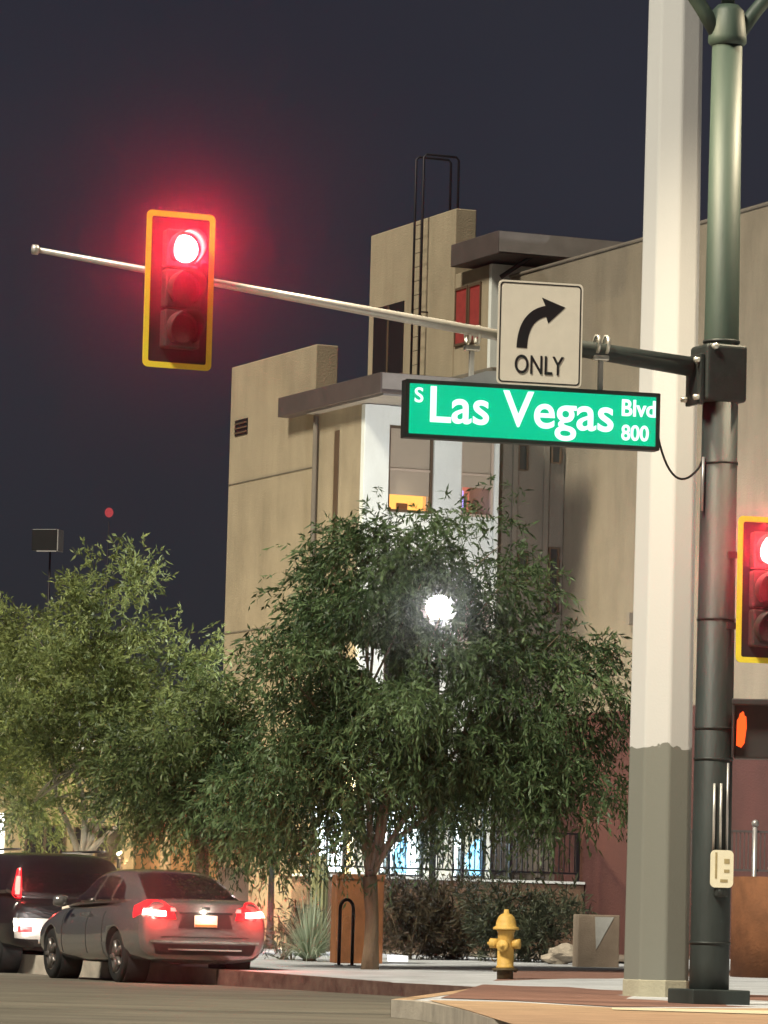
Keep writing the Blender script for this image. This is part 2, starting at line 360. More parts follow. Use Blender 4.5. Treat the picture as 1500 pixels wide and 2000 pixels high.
# bay: white columns, spandrels, two windows on each storey
colx = [(0.0, 0.50), (1.40, 1.95), (2.62, 2.71)]
for a, b in colx: MB().box(a + 0.002, b, -0.12, 0.24, 1.7, 10.28).build('bay_column', m_white, ab, 0.01)
wins = [(0.5, 1.40), (1.95, 2.62)]
m_room = [emitmat('warm_lit_room', (1.0, 0.42, 0.09), 0.62), emitmat('pink_lit_room', (0.75, 0.20, 0.13), 0.28)]
m_vio = emitmat('violet_lamp_shade', (0.42, 0.30, 1.0), 0.75)
m_pane = glassmat('window_pane', (0.03, 0.03, 0.03), 0.05)
def glasspane(name):
    m = bpy.data.materials.new(name); m.use_nodes = True; n = m.node_tree; n.nodes.clear()
    o = n.nodes.new('ShaderNodeOutputMaterial'); t = n.nodes.new('ShaderNodeBsdfTransparent'); g = n.nodes.new('ShaderNodeBsdfGlossy'); g.inputs['Roughness'].default_value = 0.03
    t.inputs[0].default_value = (0.93, 0.95, 0.94, 1); mx = n.nodes.new('ShaderNodeMixShader'); mx.inputs[0].default_value = 0.06
    n.links.new(t.outputs[0], mx.inputs[1]); n.links.new(g.outputs[0], mx.inputs[2]); n.links.new(mx.outputs[0], o.inputs[0]); return m
m_clear = glasspane('clear_glass')
storeys = [(8.35, 9.93), (5.1, 6.7)]
for (x0, x1), mr, i in zip(wins, m_room, range(2)):
    for (z0, z1), lit in zip(storeys, (True, False)):
        wn = frame_mb([(x0, z0), (x1, z0), (x1, z1), (x0, z1)], [(x0 + .05, z0 + .05), (x1 - .05, z0 + .05), (x1 - .05, z1 - .05), (x0 + .05, z1 - .05)], -0.06, -0.0).build('window', m_frame if i == 0 else m_blind, ab)
        zm = z0 + 0.78
        MB().box(x0 + .05, x1 - .05, -0.05, -0.02, zm - 0.02, zm + 0.02).build('mullion', m_blind, wn)
        MB().face([(x0 + .05, -0.045, z0 + .05), (x1 - .05, -0.045, z0 + .05), (x1 - .05, -0.045, z1 - .05), (x0 + .05, -0.045, z1 - .05)]).build('pane', m_clear, wn)
        MB().box(x0 + .05, x1 - .05, -0.012, 0.0, z0 + (0.32 if lit else 0.6) + 0.22 * i, z1 - .05).build('blind', m_blind, wn)
        MB().face([(x0 - .3, 0.92, z0 - .2), (x1 + .3, 0.92, z0 - .2), (x1 + .3, 0.92, z1 + .1), (x0 - .3, 0.92, z1 + .1)]).build('lit_interior', mr if lit else m_dark, wn)
        if lit and i == 0:
            MB().box(x0 + .02, x0 + .36, 0.55, 0.9, z0 - .05, z0 + .15).build('sofa', m_frame, wn, .03); MB().box(x0 + .60, x0 + .82, 0.88, 0.91, z0 + .10, z0 + .26).build('picture', m_blind, wn); MB().tube([(x0 + .5, .6, z0 - .05), (x0 + .5, .6, z0 + .16)], .012, 6).build('lamp_stem', m_steel, wn)
        if lit and i == 1:
            MB().lathe([(.085, z0 + .02), (.075, z0 + .50), (0, z0 + .5)], 14, (x0 + .15, .30, 0)).build('lamp_shade', m_vio, wn)
            MB().box(x0 + .36, x0 + .44, 0.6, 0.64, z0, z0 + .42).build('chair_back', m_frame, wn, .01); MB().box(x0 + .52, x0 + .58, 0.5, 0.54, z0, z0 + .36).build('chair_back', m_frame, wn, .01)
    for z0, z1 in ((9.93, 10.28), (6.7, 8.35), (3.6, 5.1)):
        MB().box(x0 + 0.004, x1 - 0.004, -0.07, 0.93, z0 + 0.004, z1 - 0.004).build('spandrel', m_white, ab)
# ground-floor shop windows glowing white and cyan
m_shop = emitmat('shop_light', (0.80, 0.95, 1.0), 2.6); m_shop2 = emitmat('shop_poster_light', (0.25, 0.65, 1.0), 1.2)
for x0, x1 in wins:
    wn = frame_mb([(x0, 1.72), (x1, 1.72), (x1, 3.58), (x0, 3.58)], [(x0 + .05, 1.78), (x1 - .05, 1.78), (x1 - .05, 3.5), (x0 + .05, 3.5)], -0.08, 0.0).build('shop_window', m_steel, ab)
    MB().face([(x0 - .3, 0.90, 1.74), (x1 + .3, 0.90, 1.74), (x1 + .3, 0.90, 3.58), (x0 - .3, 0.90, 3.58)]).build('lit_interior', m_shop, wn)
    for k in range(3): MB().box(x0 + .12 + .22 * k, x0 + .20 + .22 * k, .3 + .1 * k, .4 + .1 * k, 1.74, 2.2 + .12 * (k % 2)).build('display_stand', m_white, wn, .01)
    MB().face([(x0 + .05, -0.05, 1.78), (x1 - .05, -0.05, 1.78), (x1 - .05, -0.05, 3.5), (x0 + .05, -0.05, 3.5)]).build('pane', m_clear, wn)
    MB().prism([(x0 + .42, 1.80), (x0 + .62, 1.80), (x0 + .60, 2.45), (x0 + .52, 2.50), (x0 + .30, 2.1)], -0.01, 0.004).build('poster', m_shop2, wn)
wn = frame_mb([(-1.85, 1.75), (-.25, 1.75), (-.25, 3.1), (-1.85, 3.1)], [(-1.80, 1.80), (-.30, 1.80), (-.30, 3.05), (-1.80, 3.05)], -0.05, -0.002).build('shop_window', m_steel, ab, rot=(0, 0, R(-90)))
MB().face([(-1.80, -0.008, 1.80), (-.30, -0.008, 1.80), (-.30, -0.008, 3.05), (-1.80, -0.008, 3.05)]).build('lit_pane', m_shop, wn)
MB().box(-1.08, -1.04, -0.045, -0.010, 1.80, 3.05).build('mullion', m_steel, wn)
# wall between bay and the long right wing, with slit windows
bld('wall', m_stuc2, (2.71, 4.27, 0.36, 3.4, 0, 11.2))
for px, y0, y1 in ((1020, 868, 920), (1085, 868, 906), (1019, 1078, 1135), (1080, 1070, 1200)):
    a = on_plane(px, y0, 1, 0.36); b = on_plane(px, y1, 1, 0.36)
    wn = frame_mb([(a.x - .10, b.z), (a.x + .10, b.z), (a.x + .10, a.z), (a.x - .10, a.z)], [(a.x - .075, b.z + .025), (a.x + .075, b.z + .025), (a.x + .075, a.z - .025), (a.x - .075, a.z - .025)], .29, .357).build('slit_window', m_frame, ab)
    MB().box(a.x - 0.078, a.x + 0.078, 0.345, 0.356, b.z + .02, a.z - .02).build('pane', m_pane, wn)
for px in (1003, 1064):
    a = on_plane(px, 1000, 1, 0.36); MB().box(a.x - .05, a.x + .05, 0.30, 0.357, 1.8, 11.1).build('pilaster', m_stuc2, ab)
# long right wing: tan above, maroon base
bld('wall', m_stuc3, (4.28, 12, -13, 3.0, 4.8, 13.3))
bld('base_wall', m_maroon, (4.22, 12, -13.05, 0.34, 0, 4.8))
bld('parapet_cap', m_stuc2, (4.25, 4.6, -13.03, 3.03, 13.3, 13.36))
p1 = on_plane(1237, 1210, 0, 4.28)
MB().box(4.17, 4.28, p1.y - 0.06, p1.y + 0.06, p1.z - .1, p1.z + .12).build('wall_fixture', m_stuc2, ab)
# upper block
U = P(955, 600, 88); U = local(U); us, ut = U.x, U.y
bld('wall', m_stuc, (us, us + 4.5, ut + 0.05, ut + 5.8, 10, 13.6))
bld('wall', m_stuc, (us - 0.03, us + 0.42, ut + 1.61, ut + 5.85, 10, 14.9))
MB().box(us + 0.002, us + 1.6, ut - 0.08, ut + 0.04, 10, 13.6).build('bay_column', m_white, ab, 0.01)
cp2 = MB().box(us - 0.3, us + 3.6, ut - 1.0, ut + 1.2, 13.66, 14.1).build('canopy', m_fascia, ab, 0.015)
MB().box(us - 0.27, us + 3.58, ut - 1.012, ut - 1.002, 13.70, 14.09).build('fascia', m_fasc2, cp2)
a = on_plane(978, 541, 1, ut - 0.35); b = on_plane(1062, 486, 1, ut - 0.9)
MB().tube([a, b], 0.045, 8).build('strut', m_steel, cp2)
# openings on the upper side wall
a = on_plane(732, 600, 0, us - 0.03); b = on_plane(790, 600, 0, us - 0.03)
wn = MB().box(us - 0.05, us - 0.034, b.y, a.y, 11.9, 13.35).build('dark_window', m_dark, ab)
MB().box(us - 0.06, us - 0.051, (a.y + b.y) / 2 - 0.04, (a.y + b.y) / 2 + 0.04, 11.9, 13.33).build('mullion', m_frame, wn)
m_redc = mat('red_curtain', (0.16, 0.02, 0.018), 0.8, 0, 0.3, 6, emit=(0.5, 0.02, 0.01), estr=0.045)
for q0, q1 in ((0.35, 0.90), (0.98, 1.55)):
    wn = frame_mb([(q0, 12.15), (q1, 12.15), (q1, 13.3), (q0, 13.3)], [(q0 + .03, 12.2), (q1 - .03, 12.2), (q1 - .03, 13.25), (q0 + .03, 13.25)], 0, 0.03).build('window', m_frame, ab, loc=(us - 0.005, ut, 0), rot=(0, 0, R(90)))
    MB().box(q0 + .03, q1 - .03, -0.012, 0.008, 12.2, 13.25).build('curtain', m_redc, wn)
# roof ladder straddling the parapet
y1_ = on_plane(817, 450, 0, us - 0.2).y
zt = on_plane(817, 305, 0, us - 0.2).z
for dy in (-0.19, 0.19):
    MB().tube([(us - 0.2, y1_ + dy, 11.0), (us - 0.2, y1_ + dy, zt - 0.06), (us - 0.14, y1_ + dy, zt), (us + 0.5, y1_ + dy, zt), (us + 0.56, y1_ + dy, zt - 0.06), (us + 0.56, y1_ + dy, 13.7)], 0.026, 8).build('ladder_rail', m_steel, ab)
for k in range(14):
    z = 11.1 + 0.28 * k
    if z < 15: MB().tube([(us - 0.2, y1_ - 0.19, z), (us - 0.2, y1_ + 0.19, z)], 0.007, 5).build('ladder_rung', m_steel, ab)
MB().tube([(us - 0.2, y1_ - 0.19, 12.98), (us - 0.03, y1_ - 0.19, 12.98)], 0.015, 6).build('ladder_bracket', m_steel, ab)
# terrace wall and railing (beside the shop windows)
m_terr = mat('brown_terrace_wall', (0.15, 0.09, 0.055), 0.9, 0, 0.2, 2, 0.4, 40)
tw = tag(MB().box(-1.2, 4.2, -1.0, -0.14, 0, 1.68).build('terrace_wall', m_terr, None, 0.015, loc=F0, rot=(0, 0, PSI)), 'low brown terrace wall below the black railing and shop windows', 'wall')
MB().box(-1.22, 4.2, -1.03, -0.12, 1.684, 1.73).build('coping', m_white, tw)
rl = thing('terrace_railing', 'black metal railing with thin upright bars on the terrace edge', 'railing', F0, PSI)
for x in (-1.1, 0.35, 1.8, 2.75, 4.1): MB().box(x - .03, x + .03, -0.93, -0.87, 1.735, 2.62).build('post', m_steel, rl)
for z in (1.86, 2.58): MB().box(-1.1, 4.1, -0.92, -0.88, z, z + .035).build('rail', m_steel, rl)
bar = None; x = -1.0
while x < 4.05:
    if bar is None: bar = MB().box(-.009, .009, -0.908, -0.892, 1.90, 2.575).build('bar', m_steel, rl, loc=(x, 0, 0))
    else: share(bar, rl, (x, 0, 0))
    x += 0.105

# ------------------------------------------------------------------ low building behind the left trees
m_ltan = mat('yellow_tan_render', (0.38, 0.29, 0.15), 0.9, 0, 0.12, 1.0, 0.3, 40)
m_oran = mat('orange_render', (0.42, 0.23, 0.09), 0.9, 0, 0.12, 1.0, 0.3, 40)
l0 = P(-120, 1690, 98); l1 = P(262, 1690, 98); zt_ = P(100, 1462, 98).z
lb = thing('low_building', 'low tan building with dark paned windows behind the left trees', 'building', (l0.x, l0.y, 0), 0)
wl = l1.x - l0.x
MB().box(0, wl, 0, 6, 0, zt_).build('wall', m_ltan, lb, 0.02)
MB().box(-0.1, wl + .1, -0.35, 0.0, zt_ - 0.02, zt_ + 0.22).build('cornice', m_white, lb, 0.02)
MB().box(wl + .003, wl + 2.2, 0.4, 6, 0, zt_ - 0.8).build('wing_wall', m_oran, lb, 0.02)
def lx(px): return P(px, 1640, 98).x - l0.x
zw0, zw1 = P(140, 1682, 98).z, P(140, 1611, 98).z
for a, b in ((48, 128), (143, 180), (186, 240)):
    x0, x1 = lx(a), lx(b)
    wn = frame_mb([(x0, zw0), (x1, zw0), (x1, zw1), (x0, zw1)], [(x0 + .05, zw0 + .05), (x1 - .05, zw0 + .05), (x1 - .05, zw1 - .05), (x0 + .05, zw1 - .05)], -0.03, 0.02).build('window', m_frame, lb)
    MB().face([(x0 + .04, -0.008, zw0 + .04), (x1 - .04, -0.008, zw0 + .04), (x1 - .04, -0.008, zw1 - .04), (x0 + .04, -0.008, zw1 - .04)]).build('pane', glassmat('dark_pane', (0.02, 0.018, 0.022)), wn)
    if b - a > 60: MB().box((x0 + x1) / 2 - .03, (x0 + x1) / 2 + .03, -0.025, -0.010, zw0 + .05, zw1 - .05).build('mullion', m_frame, wn)
x0, x1 = lx(-40), lx(8)
dr = MB().box(x0, x1, -0.03, -0.005, 0.3, P(0, 1588, 98).z).build('lit_doorway', emitmat('doorway_light', (1, 0.97, 0.88), 1.4), lb)

# ------------------------------------------------------------------ trees
m_bark = mat('brown_bark', (0.23, 0.175, 0.115), 0.95, 0, 0.3, 9, 0.8, 30, stretch=(1, 1, 0.25))
m_pbark = mat('pale_bark', (0.36, 0.32, 0.25), 0.9, 0, 0.15, 8, 0.5, 30, stretch=(1, 1, 0.3))
m_leaf = leafmat('dark_leaf', (0.032, 0.065, 0.026), (0.165, 0.250, 0.105), 0.38)
m_leafy = leafmat('yellow_green_leaf', (0.075, 0.105, 0.030), (0.27, 0.315, 0.110), 0.38)
m_leafm = leafmat('mid_green_leaf', (0.036, 0.062, 0.020), (0.150, 0.195, 0.070), 0.35)
def PX(px, py, Y): return tuple(P(px, py, Y))
lampP = P(857, 1187, 76.0)
TB = G(722, 1906, 0.15); TB.z = zside(TB.x, TB.y) - 0.02
t1 = thing('street_tree', 'broad dark green street tree with weeping foliage growing beside the hydrant', 'tree', (0, 0, 0))
fork = P(722, 1712, TB.y)
MB().tube([TB, TB + Vector((0.01, 0, 0.35)), TB.lerp(fork, 0.6) + Vector((0.03, 0, 0)), fork], [0.125, 0.098, 0.088, 0.10], 12).build('trunk', m_bark, t1)
Yt = TB.y
lobes = [(PX(740, 1180, Yt), (1.15, 1.2, 1.15)), (PX(850, 1085, Yt), (0.95, 1.0, 0.74)), (PX(830, 1040, Yt - .1), (.6, .7, .35)), (PX(930, 1160, Yt + .2), (0.9, 1.0, 0.85)),
         (PX(625, 1330, Yt - .1), (0.95, 1.2, 0.8)), (PX(1040, 1330, Yt), (1.1, 1.2, 0.85)), (PX(830, 1370, Yt), (1.5, 1.5, 1.1)),
         (PX(585, 1480, Yt + .3), (0.85, 1.1, 0.7)), (PX(1120, 1440, Yt), (0.68, 1.0, 0.85)), (PX(700, 1500, Yt), (1.2, 1.3, 0.75)),
         (PX(950, 1500, Yt), (1.15, 1.3, 0.65)), (PX(1110, 1540, Yt - .3), (0.5, 0.8, 0.45)), (PX(1160, 1340, Yt + .3), (0.35, 0.6, 0.5)),
         (PX(490, 1540, Yt + .6), (0.5, 0.7, 0.45)), (PX(700, 1085, Yt), (0.45, 0.6, 0.35)), (PX(735, 1600, Yt - .2), (.42, .5, .28)), (PX(600, 1590, Yt), (.5, .6, .3)), (PX(830, 1580, Yt), (.45, .6, .28))]
cl, ou, ctn = boughs(lobes, 4.3, 9)
cw = (lampP - O).normalized()
def cull_lamp(pos):
    d = pos - np.array(O); c = np.array(cw); t = d @ c; r = np.linalg.norm(d - t[:, None] * c, axis=1)
    k = (r > 0.235) | (t > (lampP - O).length + 0.5)
    for px, py, rr in ((725, 1285, 0.20), (745, 1310, 0.16), (860, 1338, 0.10), (905, 1250, 0.10), (885, 1470, 0.10), (715, 1140, 0.07), (905, 1420, 0.06), (690, 1265, 0.12), (480, 1370, 0.2), (460, 1400, 0.16)):
        g = np.array((P(px, py, Yt) - O).normalized()); tt = d @ g; q = np.linalg.norm(d - tt[:, None] * g, axis=1)
        k &= ~((q < rr) & (RNG.random(len(pos)) < 0.93))
    return k
foliage('crown', cl, ou, m_leaf, t1, 5, 11, 0.12, 0.36, 0.115, 0.0145, 0.6, cull=cull_lamp, ct=ctn)
br_m = MB(); ends = []
for (c, r) in [lobes[i] for i in (0, 3, 4, 5, 6, 9, 10)]:
    c = Vector(c); fk2 = fork + Vector((0, 0, -0.05)); e = [fk2] + limb(fk2 + Vector(((c.x - fk2.x) * .10, (c.y - fk2.y) * .10, .42)), c, 0.08, 6); L = (c - fork).length
    b_ = MB().tube(e, [0.055, .045, .036, .03, .024, .018, .012], 7).build('branch', m_bark, t1)
    sub = MB()
    for k in range(5):
        q = c + Vector((random.uniform(-1, 1) * r[0], random.uniform(-1, 1) * r[1], random.uniform(-.6, 1) * r[2])) * 0.8
        sub.tube(limb(e[4], q, 0.12, 5), [0.02, 0.016, 0.012, 0.009, 0.005], 5)
    sub.build('twigs', m_bark, b_)

def back_tree(name, label, base_px, Y, fork_px, forks, lobes_px, bark, leaf, dens, ll=0.10, lw=0.014, up_=0.1, tl=0.4, droop=0.3, trunk_r=0.13, twigs=8, leaves=11, low=0, group='trees along the side street'):
    t = thing(name, label, 'tree', (0, 0, 0), group=group)
    base = P(base_px, 1818, Y); base.z = zside(base.x, base.y) - 0.05; fk = P(fork_px[0], fork_px[1], Y)
    MB().tube([base, base.lerp(fk, .5), fk], [trunk_r, trunk_r * .85, trunk_r * .8], 10).build('trunk', bark, t)
    lob = [(tuple(P(a, b + low, Y + dyy)), rr) for (a, b, dyy, rr) in lobes_px]
    for k, (fx, fy) in enumerate(forks):
        e = P(fx, fy, Y + random.uniform(-.5, .5)); pts = limb(fk - Vector((0, 0, .15)), e, 0.08, 6)
        b_ = MB().tube(pts, [trunk_r * .55 * (1 - .13 * j) for j in range(6)], 7).build('branch', bark, t)
        sub = MB()
        for q in range(4):
            c, r = random.choice(lob); c = Vector(c)
            if (c - e).length < 2.6: sub.tube(limb(e, c, 0.1, 5), [trunk_r * .2, .02, .016, .012, .006], 5)
        if sub.v: sub.build('twigs', bark, b_)
    cl, ou, ctn = boughs(lob, dens * .28, 9, (.30, .30, .34))
    foliage('crown', cl, ou, leaf, t, 5, leaves, 0.14, tl, ll, lw, droop, up_, ct=ctn)
    return t
back_tree('street_tree', 'pale barked yellow green tree with forking white trunk behind the parked cars', 162, 78, (160, 1668),
          [(110, 1560), (145, 1500), (215, 1580), (185, 1470), (235, 1610)],
          [(60, 1330, 0, (1.1, 1.2, 0.8)), (200, 1330, 0, (1.2, 1.2, 0.9)), (245, 1180, 0, (0.42, 0.5, 0.95)), (150, 1230, .3, (0.5, 0.6, 0.85)), (300, 1260, 0, (0.8, 0.9, 0.65)),
           (380, 1260, 0, (0.55, 0.7, 0.5)), (130, 1440, 0, (1.3, 1.3, 0.55)), (300, 1400, 0, (1.1, 1.2, 0.8)), (60, 1530, 0, (0.8, .9, 0.4)), (230, 1520, -.2, (0.7, .8, 0.3)), (262, 1115, .1, (0.16, 0.3, 0.5)), (60, 1190, .2, (0.2, 0.3, 0.7)), (160, 1160, 0, (.14, .2, .6)), (235, 1085, 0, (.08, .1, .4))],
          m_pbark, m_leafy, 8.0, low=42, up_=0.5, droop=0.2, ll=.13, lw=.019)
back_tree('street_tree', 'dense dark tree between the pale barked tree and the big street tree', 395, 72, (395, 1660),
          [(350, 1560), (430, 1540), (400, 1480)],
          [(390, 1430, 0, (0.95, 1.0, 0.85)), (330, 1520, 0, (0.8, .9, 0.65)), (450, 1500, 0, (0.8, .9, 0.75)), (420, 1580, 0, (0.9, .9, 0.5)), (500, 1600, 0, (0.6, .8, 0.45))],
          m_bark, m_leafm, 19, droop=0.5, ll=.125, lw=.018)
back_tree('street_tree', 'wide yellow green tree cut off by the left edge of the photo', -60, 84, (-60, 1600),
          [(-20, 1480), (-90, 1470), (10, 1420)],
          [(-20, 1290, 0, (1.3, 1.3, 0.95)), (60, 1260, 0, (0.8, .9, 0.5)), (-40, 1440, 0, (1.2, 1.2, 0.8)), (30, 1520, 0, (0.9, 1.0, 0.5))],
          m_pbark, m_leafy, 9.5, low=35, up_=0.2, ll=.13, lw=.019)
# small palm by the orange wall
pt = thing('palm', 'small palm lit orange in front of the orange wall', 'palm', (0, 0, 0)); pb = P(325, 1690, 88); pb.z = 0.15; ph = P(325, 1560, 88)
MB().tube([pb, ph], [0.13, 0.10], 9).build('trunk', m_bark, pt)
m_palm = leafmat('palm_leaf', (0.10, 0.085, 0.03), (0.24, 0.19, 0.07), 0.3)
for k in range(16):
    az = 2 * math.pi * k / 16 + random.uniform(-.15, .15); el = random.uniform(-.5, 1.1); Lf = random.uniform(0.8, 1.05)
    d = Vector((math.cos(az) * math.cos(el), math.sin(az) * math.cos(el), math.sin(el)))
    u = np.linspace(0.1, 1, 22); pos = np.array(ph) + np.outer(u * Lf, np.array(d)); pos[:, 2] -= 0.55 * u ** 2 * Lf
    pos = np.repeat(pos, 2, 0); sdv = np.cross(np.array(d), (0, 0, 1)); sg = np.tile((1, -1), 22)[:, None]
    dr_ = sdv * sg * 0.8 + np.array(d) * 0.5 + np.array((0, 0, -0.35))
    tag(leaves_mesh('frond', pos, dr_, np.full(44, 0.30), np.full(44, 0.016), 0.4 + 0.3 * RNG.random(44), m_palm, pt, 0), kind='stuff')

# ------------------------------------------------------------------ globe lamps on posts
m_globe = emitmat('globe_glow', (1.0, 0.97, 0.94), 15.0); m_post = mat('post_paint', (0.03, 0.035, 0.033), 0.5, 0.3, 0.1, 6)
def post_lamp(p, label, power, col, gm, r=0.17):
    t = thing('post_lamp', label, 'lamp post', (p.x, p.y, zside(p.x, p.y)), group='globe lamps on posts'); z = p.z - zside(p.x, p.y)
    MB().lathe([(0.0, 0), (0.14, 0), (0.14, 0.1), (0.08, 0.16), (0.06, 0.5), (0.045, z - 0.35), (0.07, z - 0.25), (0.09, z - r * .9), (0, z - r * .9)], 16).build('post', m_post, t)
    g = MB().lathe([(r * math.sin(a), z - r * math.cos(a)) for a in [math.pi * k / 12 for k in range(13)]], 20).build('globe', gm, t)
    g.visible_shadow = True
    MB().lathe([(0, z + r + .03), (0.05, z + r + .02), (0.07, z + r - .02), (0.0, z + r - 0.03)], 12).build('cap', m_post, t)
    for dy_, k_ in ((-r - .05, .012), (r + .05, .988)):
        light('lamp_light', 'POINT', t, (0, dy_, z), power * k_, col, 0.06)
    return t
post_lamp(lampP, 'white glowing globe lamp shining through the big street tree', 620, (0.95, 0.98, 1.0), m_globe, 0.21)
m_globe2 = emitmat('warm_globe_glow', (1.0, 0.85, 0.55), 9.0)
post_lamp(P(535, 1545, 82.6), 'warm globe lamp hidden behind leaves in front of the tan side wall', 420, (1.0, 0.86, 0.5), m_globe2, 0.14)
m_path = emitmat('path_light_glow', (1.0, 0.8, 0.5), 9)
pl = thing('path_light', 'small warm path light glowing above the sedan roof by the orange wall', 'path light', (P(232, 1690, 86).x, 86, 0.15))
zl = P(232, 1666, 86).z - .15
MB().lathe([(0, 0), (.06, 0), (.05, .1), (.04, zl - .12), (.09, zl - .1), (0, zl - .09)], 12).build('post', m_post, pl)
MB().lathe([(.05 * math.sin(a), zl - .05 * math.cos(a)) for a in [math.pi * k / 8 for k in range(9)]], 14).build('globe', m_path, pl)
light('lamp_light', 'POINT', pl, (0, 0.25, zl + .05), 70, (1.0, 0.62, 0.25), .05)

# ------------------------------------------------------------------ plants, bike rack and street bits
m_bush = leafmat('sage_leaf', (0.030, 0.040, 0.024), (0.11, 0.125, 0.075), 0.2)
m_bushb = leafmat('brown_leaf', (0.040, 0.032, 0.018), (0.095, 0.075, 0.040), 0.2)
m_agave = leafmat('pale_grass_leaf', (0.25, 0.32, 0.20), (0.60, 0.68, 0.55), 0.25)
bed = sheet('planting_bed', [gs(600, 1868), gs(760, 1868), gs(1215, 1892), gs(1215, 1886)] and [(G(560, 1866, .28).x, G(560, 1866, .28).y), (G(760, 1875, .28).x, G(760, 1875, .28).y), (G(1230, 1890, .3).x, G(1230, 1890, .3).y), (7.2, 84), (-1.5, 84)], 0.01, m_dirt); tag(bed, kind='structure')
def shrub(label, px, py, Y, rx, rz, m, n, up_=0.5, ll=0.14, grp='shrubs in the bed below the terrace'):
    t = thing('shrub', label, 'shrub', group=grp); c = P(px, py, Y); z0 = zside(c.x, c.y)
    lob = [((c.x, c.y, c.z), (rx, rx * .9, rz)), ((c.x - rx * .4, c.y, c.z - rz * .3), (rx * .7, rx * .7, rz * .8)), ((c.x + rx * .45, c.y, c.z - rz * .25), (rx * .65, rx * .7, rz * .75))]
    cl, ou = crown_points(lob, n, 0.3)
    foliage('foliage', cl, ou, m, t, 7, 10, 0.1, 0.24, ll, 0.012, 0.05, up_)
    st = MB()
    for k in range(7): st.tube([(c.x + random.uniform(-.1, .1), c.y, z0 - .03), (c.x + random.uniform(-.6, .6) * rx, c.y + random.uniform(-.5, .5) * rx, c.z + random.uniform(-.3, .4) * rz)], [.02, .006], 5)
    st.build('stems', m_bark, t); return t
shrub('dry brown shrub just right of the street tree trunk', 800, 1800, 70, 0.55, 0.5, m_bushb, 60)
shrub('dry brown green shrub between tree trunk and hydrant', 885, 1800, 70.5, 0.55, 0.55, m_bushb, 60)
shrub('grey green spiky shrub behind the hydrant', 1000, 1800, 69.5, 0.55, 0.52, m_bush, 60)
shrub('grey green shrub between hydrant and concrete block', 1075, 1800, 69, 0.42, 0.48, m_bush, 65)
shrub('small brown shrub behind the sedan tail', 560, 1815, 68, 0.25, 0.3, m_bushb, 80, grp=None)
def blades(label, px, py, Y, n, L, m, name='grass_clump', w=0.012):
    t = thing(name, label, 'plant'); c = P(px, py, Y); c.z = zside(c.x, c.y) - .01
    az = RNG.random(n) * 6.283; el = 0.45 + RNG.random(n) * 1.1; LL = L * (0.7 + .5 * RNG.random(n))
    seg = 5; mbv = []
    v = np.zeros((n, seg + 1, 2, 3))
    for k in range(seg + 1):
        u = k / seg; r = np.cos(el) * u * LL; z = np.sin(el) * u * LL - 0.5 * L * u ** 2.4 * np.cos(el)
        p_ = np.stack([c.x + np.cos(az) * (r + .04), c.y + np.sin(az) * (r + .04), c.z + z], 1); s_ = np.stack([-np.sin(az), np.cos(az), 0 * az], 1) * (w * (1 - u * .9))
        v[:, k, 0] = p_ - s_; v[:, k, 1] = p_ + s_
    me = bpy.data.meshes.new('blades'); vv = v.reshape(-1, 3); fs = []
    for i in range(n):
        b0 = i * (seg + 1) * 2
        for k in range(seg): q = b0 + 2 * k; fs.append((q, q + 1, q + 3, q + 2))
    me.from_pydata(vv.tolist(), [], fs); a = me.attributes.new('tone', 'FLOAT', 'POINT')
    a.data.foreach_set('value', np.repeat(np.clip(.55 + .22 * RNG.normal(size=n), 0, 1), (seg + 1) * 2).astype(np.float32)); me.materials.append(m)
    o = bpy.data.objects.new('blades', me); COL.objects.link(o); o.parent = t; tag(o, kind='stuff')
    MB().lathe([(0, c.z - .02), (.1, c.z), (.07, c.z + .12), (0, c.z + .16)], 10, (c.x, c.y, 0)).build('crown_base', m_bark, t); return t
blades('pale spiky grass clump left of the rust panel', 605, 1850, 67, 420, 0.95, m_agave, w=0.011)
# columnar cacti against the lit wall
m_cact = mat('cactus_skin', (0.34, 0.34, 0.17), 0.8, 0, 0.2, 6, 0.5, 30)
for px, top, lab in ((622, 1668, 'pale columnar cactus left of the rust panel'),):
    c = P(px, 1800, 75); zt2 = P(px, top, 75).z; r_ = 0.13
    t = thing('cactus', lab, 'cactus', (c.x, c.y, zside(c.x, c.y) - .02)); hh = zt2 - zside(c.x, c.y)
    mb = MB(); n = 28
    prof = [(0.9, 0), (1, .3), (1, hh - .25), (.85, hh - .1), (.5, hh - .02), (.05, hh)]
    for k, (rr, z) in enumerate(prof):
        for j in range(n): a_ = 2 * math.pi * j / n; q = r_ * rr * (1 + .12 * (1 if j % 2 else -1)); mb.v.append((q * math.cos(a_), q * math.sin(a_), z))
    for k in range(5):
        for j in range(n): mb.f.append((k * n + j, k * n + (j + 1) % n, (k + 1) * n + (j + 1) % n, (k + 1) * n + j)); mb.sm.append(False)
    mb.build('stem', m_cact, t)
m_rust = mat('rust_steel', (0.22, 0.085, 0.03), 0.8, 0.1, 0.4, 4, 0.3, 30, stretch=(1, 1, .5))
a = P(653, 1860, 66); b = P(747, 1860, 66); ztp = P(700, 1706, 66).z
rp = thing('rust_panel_planter', 'rust coloured steel planter panel behind the tree trunk', 'planter', ((a.x + b.x) / 2, 66, zside(a.x, 66) - .02), R(8))
wd = (b.x - a.x) / 2; hz = ztp - zside(a.x, 66)
MB().box(-wd, wd, -.04, .5, 0, hz).build('panel', m_rust, rp, .01)
MB().box(-wd - .012, wd + .012, -.055, -.042, hz - .06, hz + .01).build('lip', m_rust, rp)
m_black = mat('black_paint', (0.012, 0.012, 0.012), .45, .3, .1, 6)
g = P(675, 1866, 63.5); zz = zside(g.x, g.y); zt3 = P(675, 1757, 63.5).z - zz
